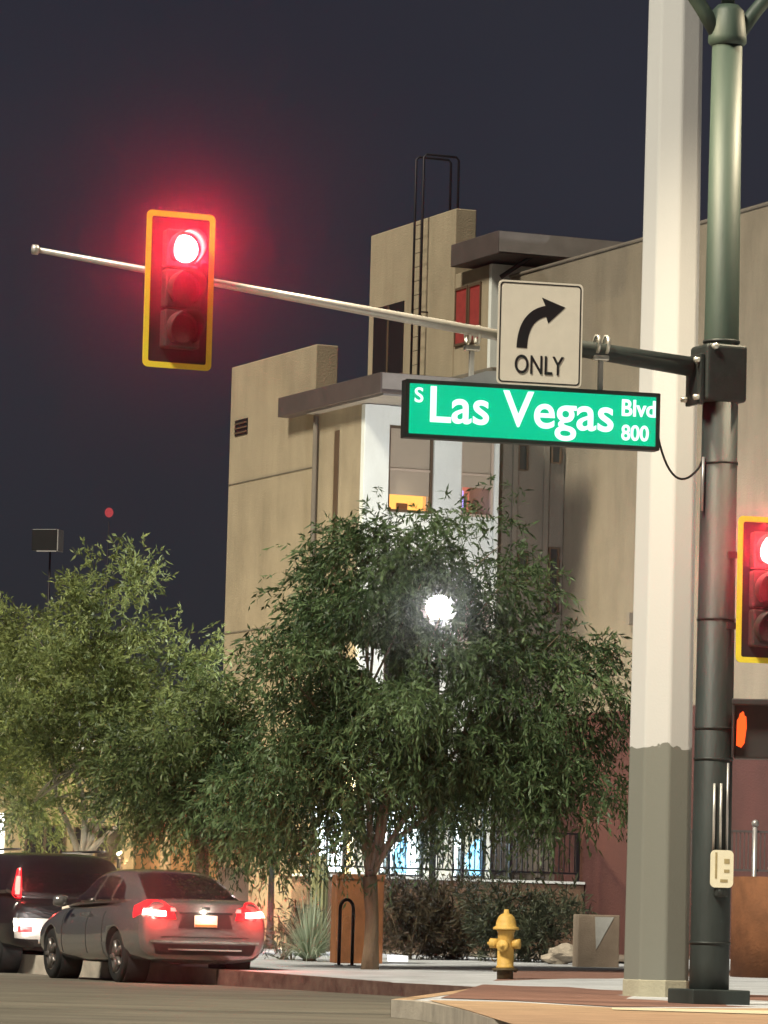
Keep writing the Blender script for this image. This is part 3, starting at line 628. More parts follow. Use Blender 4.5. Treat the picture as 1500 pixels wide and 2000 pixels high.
bk = thing('bike_rack', 'black upturned U shaped bike rack in front of the rust panel', 'bike rack', (g.x, g.y, zz), R(35))
pts = [(-.11, 0, 0), (-.11, 0, zt3 - .13)] + [(-.11 * math.cos(t), 0, zt3 - .13 + .13 * math.sin(t)) for t in [math.pi * k / 10 for k in range(1, 10)]] + [(.11, 0, zt3 - .13), (.11, 0, 0)]
MB().tube(pts, .024, 10).build('hoop', m_black, bk)
for s_ in (-.11, .11): MB().lathe([(0, .012), (.06, .012), (.06, 0)], 14, (s_, 0, 0)).build('foot_plate', m_black, bk)
# boulder, block with pale triangle, small white box, cabinet
m_rock = mat('pale_rock', (0.36, 0.31, 0.25), .95, 0, .25, 5, .8, 14)
c = P(1088, 1860, 68); bm = bmesh.new(); bmesh.ops.create_icosphere(bm, subdivisions=3, radius=1)
for v_ in bm.verts:
    q = v_.co.copy(); k = 1 + .22 * math.sin(3.1 * q.x + 1) * math.cos(2.7 * q.y) + .12 * math.sin(6 * q.z + 4 * q.x)
    v_.co = Vector((q.x * .27 * k + (.06 if q.z > 0 else 0), q.y * .25 * k, q.z * .16 * k))
me = bpy.data.meshes.new('boulder'); bm.to_mesh(me); bm.free(); me.materials.append(m_rock)
bo = bpy.data.objects.new('boulder', me); COL.objects.link(bo); bo.location = (c.x, c.y, zside(c.x, c.y) + .1); tag(bo, 'pale angular boulder at the foot of the grey green shrub', 'boulder')
m_blk = mat('brown_concrete', (0.30, 0.235, 0.18), .9, 0, .18, 3, .4, 40)
a = P(1128, 1870, 66); b = P(1210, 1870, 66); zt4 = P(1170, 1784, 66).z; w_ = (b.x - a.x)
bl = thing('concrete_block', 'brown concrete block bearing a pale triangle beside the tall concrete pole', 'block', (a.x, 66, zside(a.x, 66) - .02), R(6)); hz = zt4 - zside(a.x, 66)
MB().box(0, w_, 0, .5, 0, hz).build('block', m_blk, bl, .012)
MB().prism([(w_ * .40, hz * .96), (w_ * .86, hz * .96), (w_ * .44, hz * .34)], -.006, -.002).build('triangle', mat('pale_grey_paint', (.5, .5, .48), .7), bl)
c = P(777, 1853, 66)
tag(MB().box(-.13, .13, -.09, .09, 0, .08).build('ground_light', emitmat('ground_light_glow', (1, .98, .95), 1.2), None, .01, loc=(c.x, c.y, zside(c.x, c.y) + .02), rot=(0, 0, R(15))), 'small bright white ground light at the edge of the bed', 'ground light')
a = P(430, 1740, 73); b = P(486, 1740, 73)
cb = thing('utility_cabinet', 'cream utility cabinet behind the sedan roof', 'cabinet', ((a.x + b.x) / 2, 73, .2), R(10)); hz = P(455, 1694, 73).z - .2; w_ = (b.x - a.x) / 2
m_cream = mat('cream_enamel', (.62, .56, .42), .6, 0, .06, 4)
MB().box(-w_, w_, 0, .4, 0, hz).build('housing', m_cream, cb, .015)
MB().box(-w_ + .04, w_ - .04, -.012, -.003, .1, hz - .06).build('door', m_cream, cb, .004)
# right: curved rust planter with pale mural line, railing behind
pc = P(1570, 1800, 60)
cpz = zside(pc.x, pc.y); hz = P(1470, 1708, 59).z - cpz
cpn = thing('curved_planter', 'curved rust orange planter wall at the right edge', 'planter', (pc.x, pc.y, cpz - .02))
rr_ = pc.x - P(1428, 1800, 60).x
m_oru = mat('orange_rust', (0.17, 0.070, 0.030), .85, 0, .35, 3, .4, 25)
MB().lathe([(rr_ * .9, 0), (rr_, 0.0), (rr_, hz), (rr_ - .08, hz), (rr_ - .08, hz - .1), (0, hz - .1)], 48).build('wall', m_oru, cpn)
m_cr2 = mat('cream_mural_paint', (.34, .27, .17), .8, 0, .3, 6)
fr = thing('plaza_railing', 'grey bar railing with ball topped post behind the curved planter', 'railing', (P(1425, 1700, 66).x, 66, 0))
zb, ztq = P(1465, 1702, 66).z, P(1465, 1622, 66).z
m_grey = mat('grey_steel', (.16, .14, .14), .5, .5, .1, 6); m_lsteel = mat('light_steel', (.45, .43, .42), .4, .6, .1, 6)
MB().box(-.6, 1.4, -.02, .02, ztq - .03, ztq).build('rail', m_grey, fr); MB().box(-.6, 1.4, -.02, .02, zb, zb + .03).build('rail', m_grey, fr)
bar = MB().box(-.008, .008, -.008, .008, zb + .03, ztq - .03).build('bar', m_grey, fr, loc=(-.55, 0, 0))
for k in range(1, 33): share(bar, fr, (-.55 + .058 * k, 0, 0))
xp = P(1473, 1650, 66).x - P(1425, 1650, 66).x
MB().tube([(xp, -.03, .2), (xp, -.03, ztq + .05)], .035, 12).build('post', m_lsteel, fr)
MB().lathe([(.055 * math.sin(t), ztq + .10 - .055 * math.cos(t)) for t in [math.pi * k / 8 for k in range(9)]], 14, (xp, -.03, 0)).build('ball_cap', m_lsteel, fr)

# ------------------------------------------------------------------ fire hydrant
m_hyd = mat('hydrant_yellow', (0.62, 0.385, 0.095), .6, 0, .18, 7, .3, 30, stain=.25); m_hydb = mat('hydrant_base_iron', (.10, .075, .04), .8, .2, .3, 10, .4, 30)
hp = G(986, 1919, .16); hp.z = zside(hp.x, hp.y); k = (hp.z - 0)  # stands on the sidewalk
hh = P(988, 1776, hp.y).z - hp.z
fh = thing('fire_hydrant', 'yellow fire hydrant with domed cap on the sidewalk', 'fire hydrant', hp, R(-18))
q = hh / .90
def hz_(*pr): return [(r * q, z * q) for r, z in pr]
MB().lathe(hz_((0, 0), (.105, 0), (.105, .10), (.10, .115)), 24).build('stand_pipe', m_hydb, fh)
MB().lathe(hz_((0, .113), (.165, .113), (.165, .142), (0, .142)), 24).build('base_flange', m_hydb, fh)
MB().lathe(hz_((0, .143), (.118, .143), (.118, .165), (.108, .18), (.106, .60), (.118, .62), (.118, .635), (0, .636)), 28).build('barrel', m_hyd, fh)
MB().lathe(hz_((0, .637), (.168, .637), (.172, .65), (.16, .672), (.135, .68), (.128, .74), (.105, .80), (.07, .835), (.035, .85), (.03, .90), (0, .90)), 28).build('bonnet', m_hyd, fh)
for k in range(8):
    a_ = 2 * math.pi * k / 8; MB().lathe(hz_((0, .095), (.016, .095), (.016, .113)), 6, (.14 * q * math.cos(a_), .14 * q * math.sin(a_), 0)).build('bolt', m_hydb, fh)
nz = MB().lathe([(0, -.10 * q), (.062 * q, -.10 * q), (.066 * q, -.205 * q), (.05 * q, -.215 * q), (.02 * q, -.22 * q), (.018 * q, -.245 * q), (0, -.245 * q)], 20, (0, 0, .46 * q), 'x').build('hose_nozzle', m_hyd, fh)
MB().tube([(-.19 * q, 0, .41 * q), (-.20 * q, -.01, .33 * q), (-.17 * q, -.02, .25 * q), (-.125 * q, -.03, .22 * q)], .008, 6).build('cap_chain', m_hydb, nz)
MB().lathe([(0, -.095 * q), (.075 * q, -.095 * q), (.08 * q, -.165 * q), (.06 * q, -.175 * q), (.022 * q, -.18 * q), (.02 * q, -.205 * q), (0, -.205 * q)], 20, (0, 0, .43 * q), 'y').build('pumper_nozzle', m_hyd, fh)
MB().lathe([(0, .10 * q), (.062 * q, .10 * q), (.066 * q, .19 * q), (0, .20 * q)], 20, (0, 0, .46 * q), 'x').build('hose_nozzle', m_hyd, fh)

# ------------------------------------------------------------------ tall concrete pole
def two_tone(name, zc):
    m = mat(name, (.200, .206, .150), .85, 0, .06, 1.3, .10, 40, stain=.10); n = m.node_tree; b = n.nodes['Principled BSDF']; rp_ = b.inputs['Base Color'].links[0].from_node
    tc = n.nodes.new('ShaderNodeTexCoord'); sx = n.nodes.new('ShaderNodeSeparateXYZ'); nz_ = n.nodes.new('ShaderNodeTexNoise'); nz_.inputs['Scale'].default_value = 4.5; nz_.inputs['Detail'].default_value = 5
    ma = n.nodes.new('ShaderNodeMath'); ma.operation = 'MULTIPLY_ADD'; ma.inputs[1].default_value = .34
    gt = n.nodes.new('ShaderNodeMath'); gt.operation = 'GREATER_THAN'; gt.inputs[1].default_value = zc + .17
    mx = n.nodes.new('ShaderNodeMix'); mx.data_type = 'RGBA'; mx.inputs[6].default_value = (.166, .170, .150, 1)
    n.links.new(tc.outputs['Object'], sx.inputs[0]); n.links.new(tc.outputs['Object'], nz_.inputs['Vector'])
    n.links.new(nz_.outputs[0], ma.inputs[0]); n.links.new(sx.outputs[2], ma.inputs[2]); n.links.new(ma.outputs[0], gt.inputs[0])
    n.links.new(gt.outputs[0], mx.inputs[0]); n.links.new(rp_.outputs[0], mx.inputs[7]); n.links.new(mx.outputs[2], b.inputs['Base Color']); return m
cb0 = G(1281, 1942, .18); cb0.z = zside(cb0.x, cb0.y)
cpole = thing('concrete_pole', 'tall cream octagonal concrete pole with greyer repainted lower part', 'pole', cb0, R(12))
zc = P(1290, 1462, cb0.y).z - cb0.z; rb = (P(1347, 1900, cb0.y).x - P(1214, 1900, cb0.y).x) / 2
ztop = P(1322, -60, cb0.y).z - cb0.z + 3
rt = rb * .80
MB().lathe([(0, 0), (rb, 0), (rb * .995, .16), (rt, ztop), (0, ztop)], 8, smooth=False).build('shaft', two_tone('concrete_two_paints', zc), cpole, .02)
MB().lathe([(rb + .004, 0.0), (rb + .004, .17), (rb - .01, .185)], 8, smooth=False).build('base_band', mat('base_band_grey', (.36, .34, .26), .85, 0, .1, 3, .3, 30), cpole)

# ------------------------------------------------------------------ signal pole, mast arm and what hangs on it
TH = R(20)
pb = G(1384, 1962, .15); PY = pb.y; pb = Vector((pb.x, PY, zside(pb.x, PY)))
m_pole = mat('dark_green_pole_paint', (.032, .041, .039), .55, .0, .25, 4, .15, 25, stretch=(1, 1, .3), spec=.45, stain=.25)
m_polet = mat('green_pole_paint', (.040, .062, .049), .55, .0, .2, 3, .1, 25, stretch=(1, 1, .2), spec=.45, stain=.2)
m_galv = mat('galvanised_arm', (.62, .60, .56), .38, .5, .12, 8); m_bolt = mat('bright_bolt', (.75, .73, .66), .3, .6, .1, 8)
m_clamp = mat('dark_clamp_casting', (.035, .040, .038), .5, .3, .2, 8, .2, 30)
sp = thing('signal_pole', 'dark green traffic signal pole with long mast arm on a square base', 'signal pole', pb, TH)
def rad_at(pxl, pxr, py): return (P(pxr, py, PY).x - P(pxl, py, PY).x) / 2
r1, r2, r3 = rad_at(1346, 1424, 1900), rad_at(1378, 1447, 720), rad_at(1390, 1449, 100)
zA = P(1412, 700, PY).z - pb.z; zB = P(1420, 84, PY).z - pb.z; z1 = .16
MB().lathe([(0, 0.02), (r1 * 1.0, 0.02), (r1, 0.4), (r2, zA), (0, zA)], 28).build('pole', m_pole, sp)
MB().lathe([(r2 * .99, zA + .003), (r3, zB), (0, zB)], 28).build('upper_pole', m_polet, sp)
bw = .29
MB().box(-bw, bw, -bw, bw, 0.0, .14).build('base_plinth', m_pole, sp, .012)
# luminaire bracket above
hd = MB().lathe([(r3 * 1.05, zB - .03), (r3 * 1.28, zB), (r3 * 1.28, zB + .05), (r3 * 1.1, zB + .3), (r3 * .7, zB + .36), (0, zB + .36)], 20).build('bracket_hub', m_polet, sp)
MB().tube([(0, 0, zB + .3), (0, 0, zB + 2.4)], [r3 * .45, .06], 14).build('finial_post', m_polet, sp)
for sgn in (-1, 1):
    pts = [(sgn * r3 * .6, 0, zB + .05), (sgn * .26, 0, zB + .30), (sgn * .55, 0, zB + .66), (sgn * .95, 0, zB + 1.05), (sgn * 1.5, 0, zB + 1.3), (sgn * 2.1, 0, zB + 1.38)]
    MB().tube(pts, [.075, .07, .06, .055, .05, .045], 12).build('lamp_arm', m_polet, sp)
    lh = MB().lathe([(0, .16), (.10, .14), (.24, .02), (.26, -.04), (.24, -.05)], 20, (sgn * 2.25, 0, zB + 1.36)).build('lamp_head', m_polet, sp)
    MB().lathe([(0, 0), (.23, 0)], 20, (sgn * 2.25, 0, zB + 1.315)).build('lamp_glass', emitmat('sodium_glow', (1, .6, .25), 12), lh)
    light('lamp_light', 'SPOT', sp, (sgn * 2.25, 0, zB + 1.27), 620, (1.0, .84, .58), .2, spot_size=R(150), spot_blend=.7)
# mast arm
ca, sa = math.cos(TH), math.sin(TH)
def on_arm(px, py):                # world point in the vertical plane through the arm
    d = ray(px, py); nrm = Vector((sa, -ca, 0)); t = (Vector((pb.x, pb.y, 0)) - O).dot(nrm) / d.dot(nrm); return O + d * t
def loc_sp(p): d = p - pb; return Vector((d.x * ca + d.y * sa, -d.x * sa + d.y * ca, d.z))
tip = loc_sp(on_arm(74, 488)); root_ = loc_sp(on_arm(1348, 716)); joint = loc_sp(on_arm(975, 655))
MB().tube([tip, tip.lerp(joint, .5), joint], [.026, .040, .052], 16).build('outer_arm', m_galv, sp)
MB().tube([joint + (joint - tip).normalized() * .003, root_], [.069, .094], 18).build('inner_arm', m_pole, sp)
MB().lathe([(0, -.0), (.045, -.0), (.045, -.05), (0, -.06)], 14, tuple(tip), 'x').build('arm_end_cap', m_galv, sp)
tri = thing if False else None
# clamp casting round the pole
za, zb_ = loc_sp(on_arm(1400, 676)).z, loc_sp(on_arm(1400, 788)).z
MB().box(-.235, .185, -.20, .20, zb_, za).build('arm_clamp', m_clamp, sp, .035, 3)
MB().box(-.285, -.24, -.17, .17, zb_ - .03, za - .10).build('flange_plate', m_clamp, sp, .01)
for yy, z_ in ((-.14, za - .16), (-.14, zb_ + .03), (.14, za - .16), (.14, zb_ + .03)):
    MB().lathe([(0, -.335), (.026, -.335), (.026, -.286)], 8, (0, yy, z_), 'x').build('bolt', m_bolt, sp)
MB().lathe([(0, -.24), (.03, -.24), (.03, -.20)], 8, (-.16, 0, za - .03), 'y').build('bolt', m_bolt, sp)
MB().lathe([(0, .19), (.05, .19), (.05, .235), (0, .24)], 10, (0, 0, za - .26), 'x').build('hand_hole_plug', m_clamp, sp)
for py in (668, 905, 1210, 1423, 1483, 1842):
    p = loc_sp(P(1395, py, PY)); r_ = r1 + (r2 - r1) * min(1, p.z / zA)
    MB().lathe([(r_ + .002, p.z - .012), (r_ + .009, p.z - .012), (r_ + .009, p.z + .012), (r_ + .002, p.z + .012)], 28).build('steel_strap', m_clamp, sp)
# conduits up the pole to the push button
for px, t_, b_ in ((1396, 1530, 1662), (1410, 1530, 1662), (1427, 1490, 1662)):
    pa, pq = P(px, t_, PY - .2), P(px - 3, b_, PY - .2); x_ = loc_sp(pa).x; yv = -math.sqrt(max(.0004, (r1 * .99) ** 2 - min(x_ ** 2, (r1 * .97) ** 2))) - .015
    MB().tube([(x_, yv, loc_sp(pq).z), (x_, yv, loc_sp(pa).z)], .013, 8).build('pole_tube', m_lsteel if px == 1427 else m_galv, sp)
x_ = -r2 - .03
MB().tube([(-r1 * .98 - .012, -.06, loc_sp(P(1372, 1000, PY)).z), (-r2 * 1.06 - .012, -.06, loc_sp(P(1374, 895, PY)).z)], .016, 8).build('pole_tube', m_lsteel, sp)  # pale tube standing in for a highlight on the pole's left side

# ---- three-lamp signal heads
m_back = mat('black_backplate', (.022, .018, .020), .55, .1, .2, 5); m_hous = mat('black_signal_housing', (.035, .031, .030), .5, 0, .15, 6)
m_tape = mat('yellow_reflective_tape', (.95, .76, .06), .35, 0, .05, 12)
m_lens_off = mat('dark_lens', (.05, .038, .032), .25, 0, .3, 30, .3, 60)
m_led = emitmat('red_led_glow', (1.0, .09, .08), 80.0)
def signal(label, p, th, w=.655, h=1.41, power=75):
    t = thing('traffic_signal', label, 'traffic light', p, th, 'red traffic signals with yellow bordered backplates')
    o_, i_ = rrect(w, h, .05), rrect(w - .105, h - .105, .02)
    MB().prism(rrect(w, h, .05), 0, .004).build('backplate', m_back, t)
    frame_mb(o_, i_, -.006, -.001).build('yellow_border', m_tape, t)
    for k, z in enumerate((.36, 0, -.36)):
        hs = MB().box(-.17, .17, -.12, .16, z - .172, z + .172).build('lamp_housing', m_hous, t, .02)
        n = 26; mb = MB()
        for ri, (rr, flip) in enumerate(((.158, 0), (.151, 1))):
            for j in range(n + 1):
                a_ = R(-52 + 284 * j / n); dep = -.12 - (.24 * (0.62 + .38 * math.sin(max(R(-52), min(R(232), a_)))) )
                mb.v.append((rr * math.cos(a_), -.118, z + rr * math.sin(a_))); mb.v.append((rr * math.cos(a_), dep, z + rr * math.sin(a_)))
        m2 = (n + 1) * 2
        for j in range(n):
            q = 2 * j; mb.f.append((q, q + 2, q + 3, q + 1)); mb.f.append((m2 + q, m2 + q + 1, m2 + q + 3, m2 + q + 2)); mb.f.append((q + 1, q + 3, m2 + q + 3, m2 + q + 1)); mb.sm += [True, True, False]
        mb.f.append((0, 1, m2 + 1, m2)); mb.f.append((2 * n, m2 + 2 * n, m2 + 2 * n + 1, 2 * n + 1)); mb.sm += [False, False]
        mb.build('visor', m_hous, hs)
        MB().lathe([(0, -.150), (.05, -.148), (.09, -.140), (.122, -.124)], 28, (0, 0, z), 'y').build('red_lens' if k == 0 else ('amber_lens', 'green_lens')[k - 1], m_led if k == 0 else m_lens_off, hs)
    light('lamp_light', 'SPOT', t, (0, -.20, .36), power, (1.0, .0, .05), .10, spot_size=R(110), spot_blend=.5).rotation_euler = (R(-90), 0, 0)
    return t
s1 = on_arm(335, 573); s1 = s1 + Vector((sa, -ca, 0)) * .22
ts1 = signal('lit red traffic signal hung on the mast arm', s1, TH + R(3))
l_ = (on_arm(352, 548) - s1); c_, s_ = math.cos(TH + R(3)), math.sin(TH + R(3)); 
MB().box(-.05, .05, .17, .30, -.12, .14).build('arm_bracket', m_galv, ts1, .01)
s2 = P(1437, 1150, PY - .35); s2 = s2 + Vector((.30 * math.cos(R(14)), .30 * math.sin(R(14)), 0))
ts2 = signal('lit red traffic signal beside the pole cut by the right edge', s2, R(14), .58, 1.36, 45)
MB().box(-.32, -.04, .17, .24, .30, .36).build('side_bracket', m_hous, ts2); MB().box(-.32, -.04, .17, .24, -.36, -.30).build('side_bracket', m_hous, ts2)

# ---- right turn only sign
m_sgn = mat('white_sign_sheeting', (.74, .68, .58), .45, 0, .05, 8); m_ink = mat('black_sign_ink', (.010, .008, .010), .5, 0, .05, 8)
q = on_arm(1034, 658) + Vector((sa, -ca, 0)) * .26
rs = thing('turn_sign', 'white right turn only sign with black arrow above the green street sign', 'sign', q, R(14))
sw_, sh_ = .81, .96
MB().prism(rrect(sw_, sh_, .045), 0, .004).build('panel', m_sgn, rs)
frame_mb(rrect(sw_ - .035, sh_ - .035, .035), rrect(sw_ - .058, sh_ - .058, .03), -.003, -.001).build('border', m_ink, rs)
cpts = []; p0, p1, p2 = Vector((-.172, -.14)), Vector((-.165, .175)), Vector((.075, .215))
for k in range(17):
    t = k / 16; b = p0 * (1 - t) ** 2 + p1 * 2 * t * (1 - t) + p2 * t * t; tg = ((p1 - p0) * (1 - t) + (p2 - p1) * t).normalized(); cpts.append((b, Vector((-tg.y, tg.x))))
mb = MB(); hw = .050
for (a, n1), (b, n2) in zip(cpts, cpts[1:]):
    mb.prism([tuple(a - n1 * hw), tuple(b - n2 * hw), tuple(b + n2 * hw), tuple(a + n1 * hw)], -.0035, -.0015)
mb.prism([(.075, .10), (.235, .255), (.01, .335), (.045, .26), (.05, .17)], -.0038, -.0012)
mb.build('arrow', m_ink, rs)
text('lettering', 'ONLY', m_ink, rs, -.235, .232, -.375, -.205, -.003, .008)
MB().box(-.03, .03, .006, .22, -.06, .06).build('mounting_bracket', m_galv, rs)

# ---- illuminated street name sign
q = on_arm(1037, 812) + Vector((sa, -ca, 0)) * .05
ns = thing('street_name_sign', 'green lit street name sign reading Las Vegas Blvd under the mast arm', 'sign', q, R(15))
m_sfr = mat('black_sign_case', (.015, .015, .014), .5, .2, .1, 6)
m_sgreen = emitmat('green_sign_glow', (.0, .175, .085), 1.0); m_sw = emitmat('white_letter_glow', (.70, 1.0, .88), .55)
HW, HH = 1.225, .268
MB().box(-HW, HW, .0, .13, -HH, HH).build('case', m_sfr, ns, .008)
frame_mb(rrect(2 * HW, 2 * HH, .012, 2), rrect(2 * HW - .075, 2 * HH - .075, .006, 2), -.02, -.001).build('frame', m_sfr, ns)
MB().face([(-HW + .036, -.004, -HH + .036), (HW - .036, -.004, -HH + .036), (HW - .036, -.004, HH - .036), (-HW + .036, -.004, HH - .036)]).build('lit_face', m_sgreen, ns)
text('lettering', 'Las Vegas', m_sw, ns, -.985, .775, -.115, .215, -.010, .012)
text('lettering', 'S', m_sw, ns, -1.135, -1.055, .06, .195, -.010, .012)
text('lettering', 'Blvd', m_sw, ns, .855, 1.182, .040, .195, -.010, .018)
text('lettering', '800', m_sw, ns, .855, 1.120, -.185, -.042, -.010, .018)
for px, py in ((925, 700), (1170, 722)):
    h_ = on_arm(px, py); d = h_ - q; cx = d.x * math.cos(R(15)) + d.y * math.sin(R(15)); zt5 = on_arm(px, py - 48).z - q.z
    hb = MB().box(cx - .022, cx + .022, .045, .085, HH, zt5 - .13).build('hanger', m_galv, ns, .004)
    MB().box(cx - .075, cx + .075, .03, .10, zt5 - .15, zt5 - .10).build('saddle', m_bolt, hb, .012)
    for s_ in (-.045, .045):
        MB().lathe([(.076, -.014), (.09, -.014), (.09, .014), (.076, .014)], 20, (cx + s_, .05, zt5), 'x').build('band', m_bolt, hb)
MB().prism([(-.78, HH + .002), (.2, HH + .002), (.2, HH + .15), (-.45, HH + .12)], .02, .11).build('top_shield', mat('grey_shield', (.30, .30, .32), .5, .3, .1, 5), ns)
e = on_arm(1372, 900) ; d = e - q; ex = Vector((d.x * math.cos(R(15)) + d.y * math.sin(R(15)), -d.x * math.sin(R(15)) + d.y * math.cos(R(15)), d.z))
pts = []
for k in range(17):
    t = k / 16; a = Vector((HW, .07, -.02)); b = ex; pts.append(a.lerp(b, t ** 1.25) + Vector((0, 0, -.34 * math.sin(math.pi * t) ** .8)))
MB().tube(pts, .011, 7).build('power_cable', m_sfr, ns)

# ---- pedestrian signal and push button
pq = P(1436, 1424, PY - .30)
ps = thing('pedestrian_signal', 'black pedestrian signal showing an orange hand below the right traffic light', 'pedestrian signal', pq + Vector((.10, .12, 0)), R(-6))
MB().box(-.10, .42, -.12, .14, -.27, .27).build('housing', m_hous, ps, .02)
MB().box(-.12, .44, -.30, -.125, .22, .275).build('visor', m_hous, ps, .01)
MB().box(-.115, -.10, -.29, -.125, -.26, .22).build('visor', m_hous, ps)
m_hand = emitmat('orange_hand_glow', (1.0, .085, .015), .62)
hand = MB().prism([(-.075, -.15), (-.03, -.17), (0.0, -.13), (.018, .02), (.012, .12), (-.005, .125), (-.010, .16), (-.025, .165), (-.032, .15), (-.045, .15), (-.055, .11), (-.072, .08)], -.128, -.122).build('hand_symbol', m_hand, ps)
bq = P(1410, 1697, PY - .25)
pbn = thing('push_button_sign', 'cream pedestrian push button plate strapped to the signal pole', 'push button', bq, R(6))
m_plate = mat('cream_plate', (.86, .80, .60), .5, 0, .04, 8)
MB().prism(rrect(.215, .345, .045), 0, .012).build('plate', m_plate, pbn)
for x_, z_, w_, h_ in ((-.055, .03, .018, .24), (.045, .07, .05, .045), (.045, -.02, .05, .03), (.02, -.11, .07, .028)):
    MB().box(x_ - w_ / 2, x_ + w_ / 2, -.003, -.001, z_ - h_ / 2, z_ + h_ / 2).build('printed_mark', mat('faded_print', (.40, .32, .16), .6, 0, .2, 20), pbn)
MB().lathe([(0, -.02), (.03, -.02), (.045, 0), (.05, .03)], 16, (0, .03, -.21), 'y').build('button', m_clamp, pbn)
MB().box(-.06, .06, .012, .10, -.26, .15).build('button_body', m_clamp, pbn, .02)

# ------------------------------------------------------------------ cars
m_glass = mat('tinted_glass', (.008, .007, .009), .06, 0, .05, 6, spec=.7)
m_tyre = mat('tyre_rubber', (.010, .010, .010), .8, 0, .2, 12); m_rim = mat('alloy_rim', (.22, .20, .19), .35, .7, .1, 8)
m_trim = mat('black_plastic', (.012, .011, .012), .6, 0, .1, 8); m_chrome = mat('chrome_strip', (.65, .62, .58), .18, 1.0, .05, 8)
m_tail = mat('red_tail_plastic', (.22, .008, .010), .2, 0, .1, 8, emit=(1, .02, .03), estr=.35); m_tlit = emitmat('tail_light_glow', (1.0, .20, .15), 16.0)
m_plt = mat('licence_plate', (.75, .66, .52), .5, 0, .15, 25); m_wlamp = mat('clear_lens', (.6, .55, .55), .15, 0, .1, 8)
def interp(tab, s):
    for a, b in zip(tab, tab[1:]):
        if s <= b[0]:
            t = (s - a[0]) / (b[0] - a[0]); t = max(0, min(1, t)); return [x + (y - x) * t for x, y in zip(a[1:], b[1:])]
    return list(tab[-1][1:])
def loft(rings, close_ends=True):
    mb = MB(); n = len(rings[0])
    for r in rings: mb.v += [tuple(p) for p in r]
    for k in range(len(rings) - 1):
        for j in range(n): mb.f.append((k * n + j, k * n + (j + 1) % n, (k + 1) * n + (j + 1) % n, (k + 1) * n + j)); mb.sm.append(True)
    if close_ends:
        mb.f.append(tuple(range(n))); mb.f.append(tuple(range((len(rings) - 1) * n, len(rings) * n))); mb.sm += [False, False]
    return mb
def car(name, label, cat, loc, rz, paint, body, house, wheels, wr, track, group=None):
    """body rows: s, z_low, z_deck, half width low, half width mid, half width deck ; house rows: s, z_roof, w_base, w_top, z_base"""
    t = thing(name, label, cat, loc, rz, group)
    rings = []
    for (s, zl, zd, wl, wm, wdk) in body:
        zm = zl + (zd - zl) * .55
        half = [(wl * .8, zl), (wl, zl + .07), (wm * .995, zl + (zd - zl) * .30), (wm, zm), (wm * .985, zl + (zd - zl) * .78), (wdk, zd - .035), (wdk * .93, zd - .004), (wdk * .45, zd + .012)]
        ring = [(x, s, z) for x, z in half] + [(-x, s, z) for x, z in reversed(half)]
        rings.append(ring)
    bo_ = loft(rings).build('body', paint, t)
    sb = bo_.modifiers.new('sub', 'SUBSURF'); sb.levels = sb.render_levels = 2
    rings = []
    for (s, zr, wb, wt, zb2) in house:
        h = zr - zb2
        half = [(wb, zb2 - .03), (wb * .985, zb2 + h * .25), (wb + (wt - wb) * .62, zb2 + h * .62), (wt * 1.04, zr - h * .10), (wt * .90, zr - h * .015), (wt * .5, zr + .012)]
        rings.append([(x, s, z) for x, z in half] + [(-x, s, z) for x, z in reversed(half)])
    rf = loft(rings).build('roof', paint, t)
    sb = rf.modifiers.new('sub', 'SUBSURF'); sb.levels = sb.render_levels = 2
    # wheel arches cut out of the body
    cut = MB()
    for s in wheels:
        for sg in (-1, 1): cut.lathe([(0, sg * .52), (wr * 1.13, sg * .52), (wr * 1.13, sg * 1.3), (0, sg * 1.3)], 32, (0, s, wr + .01), 'x')
    cu = cut.build('arch_cutter', m_trim); cu.parent = t
    bo_.data.materials.append(m_trim)
    bl_ = bo_.modifiers.new('cut', 'BOOLEAN'); bl_.operation = 'DIFFERENCE'; bl_.object = cu; bl_.solver = 'EXACT'
    bpy.context.view_layer.update()
    nm = bpy.data.meshes.new_from_object(bo_.evaluated_get(bpy.context.evaluated_depsgraph_get()))
    bo_.modifiers.clear(); bo_.data = nm; bpy.data.objects.remove(cu)
    for s in wheels:
        for sg in (-1, 1):
            wpos = (sg * track, s, wr)
            wh = bpy.data.objects.new('wheel', None); COL.objects.link(wh); wh.parent = t; wh.location = wpos; wh.empty_display_size = .1
            MB().lathe([(wr * .66, -.10), (wr * .9, -.11), (wr, -.08), (wr, .08), (wr * .9, .11), (wr * .66, .10)], 32, axis='x').build('tyre', m_tyre, wh)
            rm = MB().lathe([(wr * .66, sg * .095), (wr * .62, sg * .10), (wr * .60, sg * .05), (0.0, sg * .04)], 28, axis='x')
            for k in range(5):
                a_ = 2 * math.pi * k / 5; c_, s_ = math.cos(a_), math.sin(a_)
                rm.tube([(sg * .085, .03 * c_, .03 * s_), (sg * .098, wr * .62 * c_, wr * .62 * s_)], [.045, .03], 6)
            rm.lathe([(0, sg * .105), (.05, sg * .10), (.06, sg * .05)], 12, axis='x'); rm.build('rim', m_rim, wh)
            MB().lathe([(wr * 1.12, sg * -.24), (wr * 1.12, sg * .06), (wr * 1.10, sg * .06), (wr * 1.10, sg * -.24)], 32, (sg * track, s, wr + .01), 'x').build('wheel_arch', m_trim, t)
    return t
m_paint = mat('grey_car_paint', (.225, .215, .215), .18, .6, .06, 20, coat=1.0)
CR = G(398, 1924, 0.0)
yaw = R(21.5)
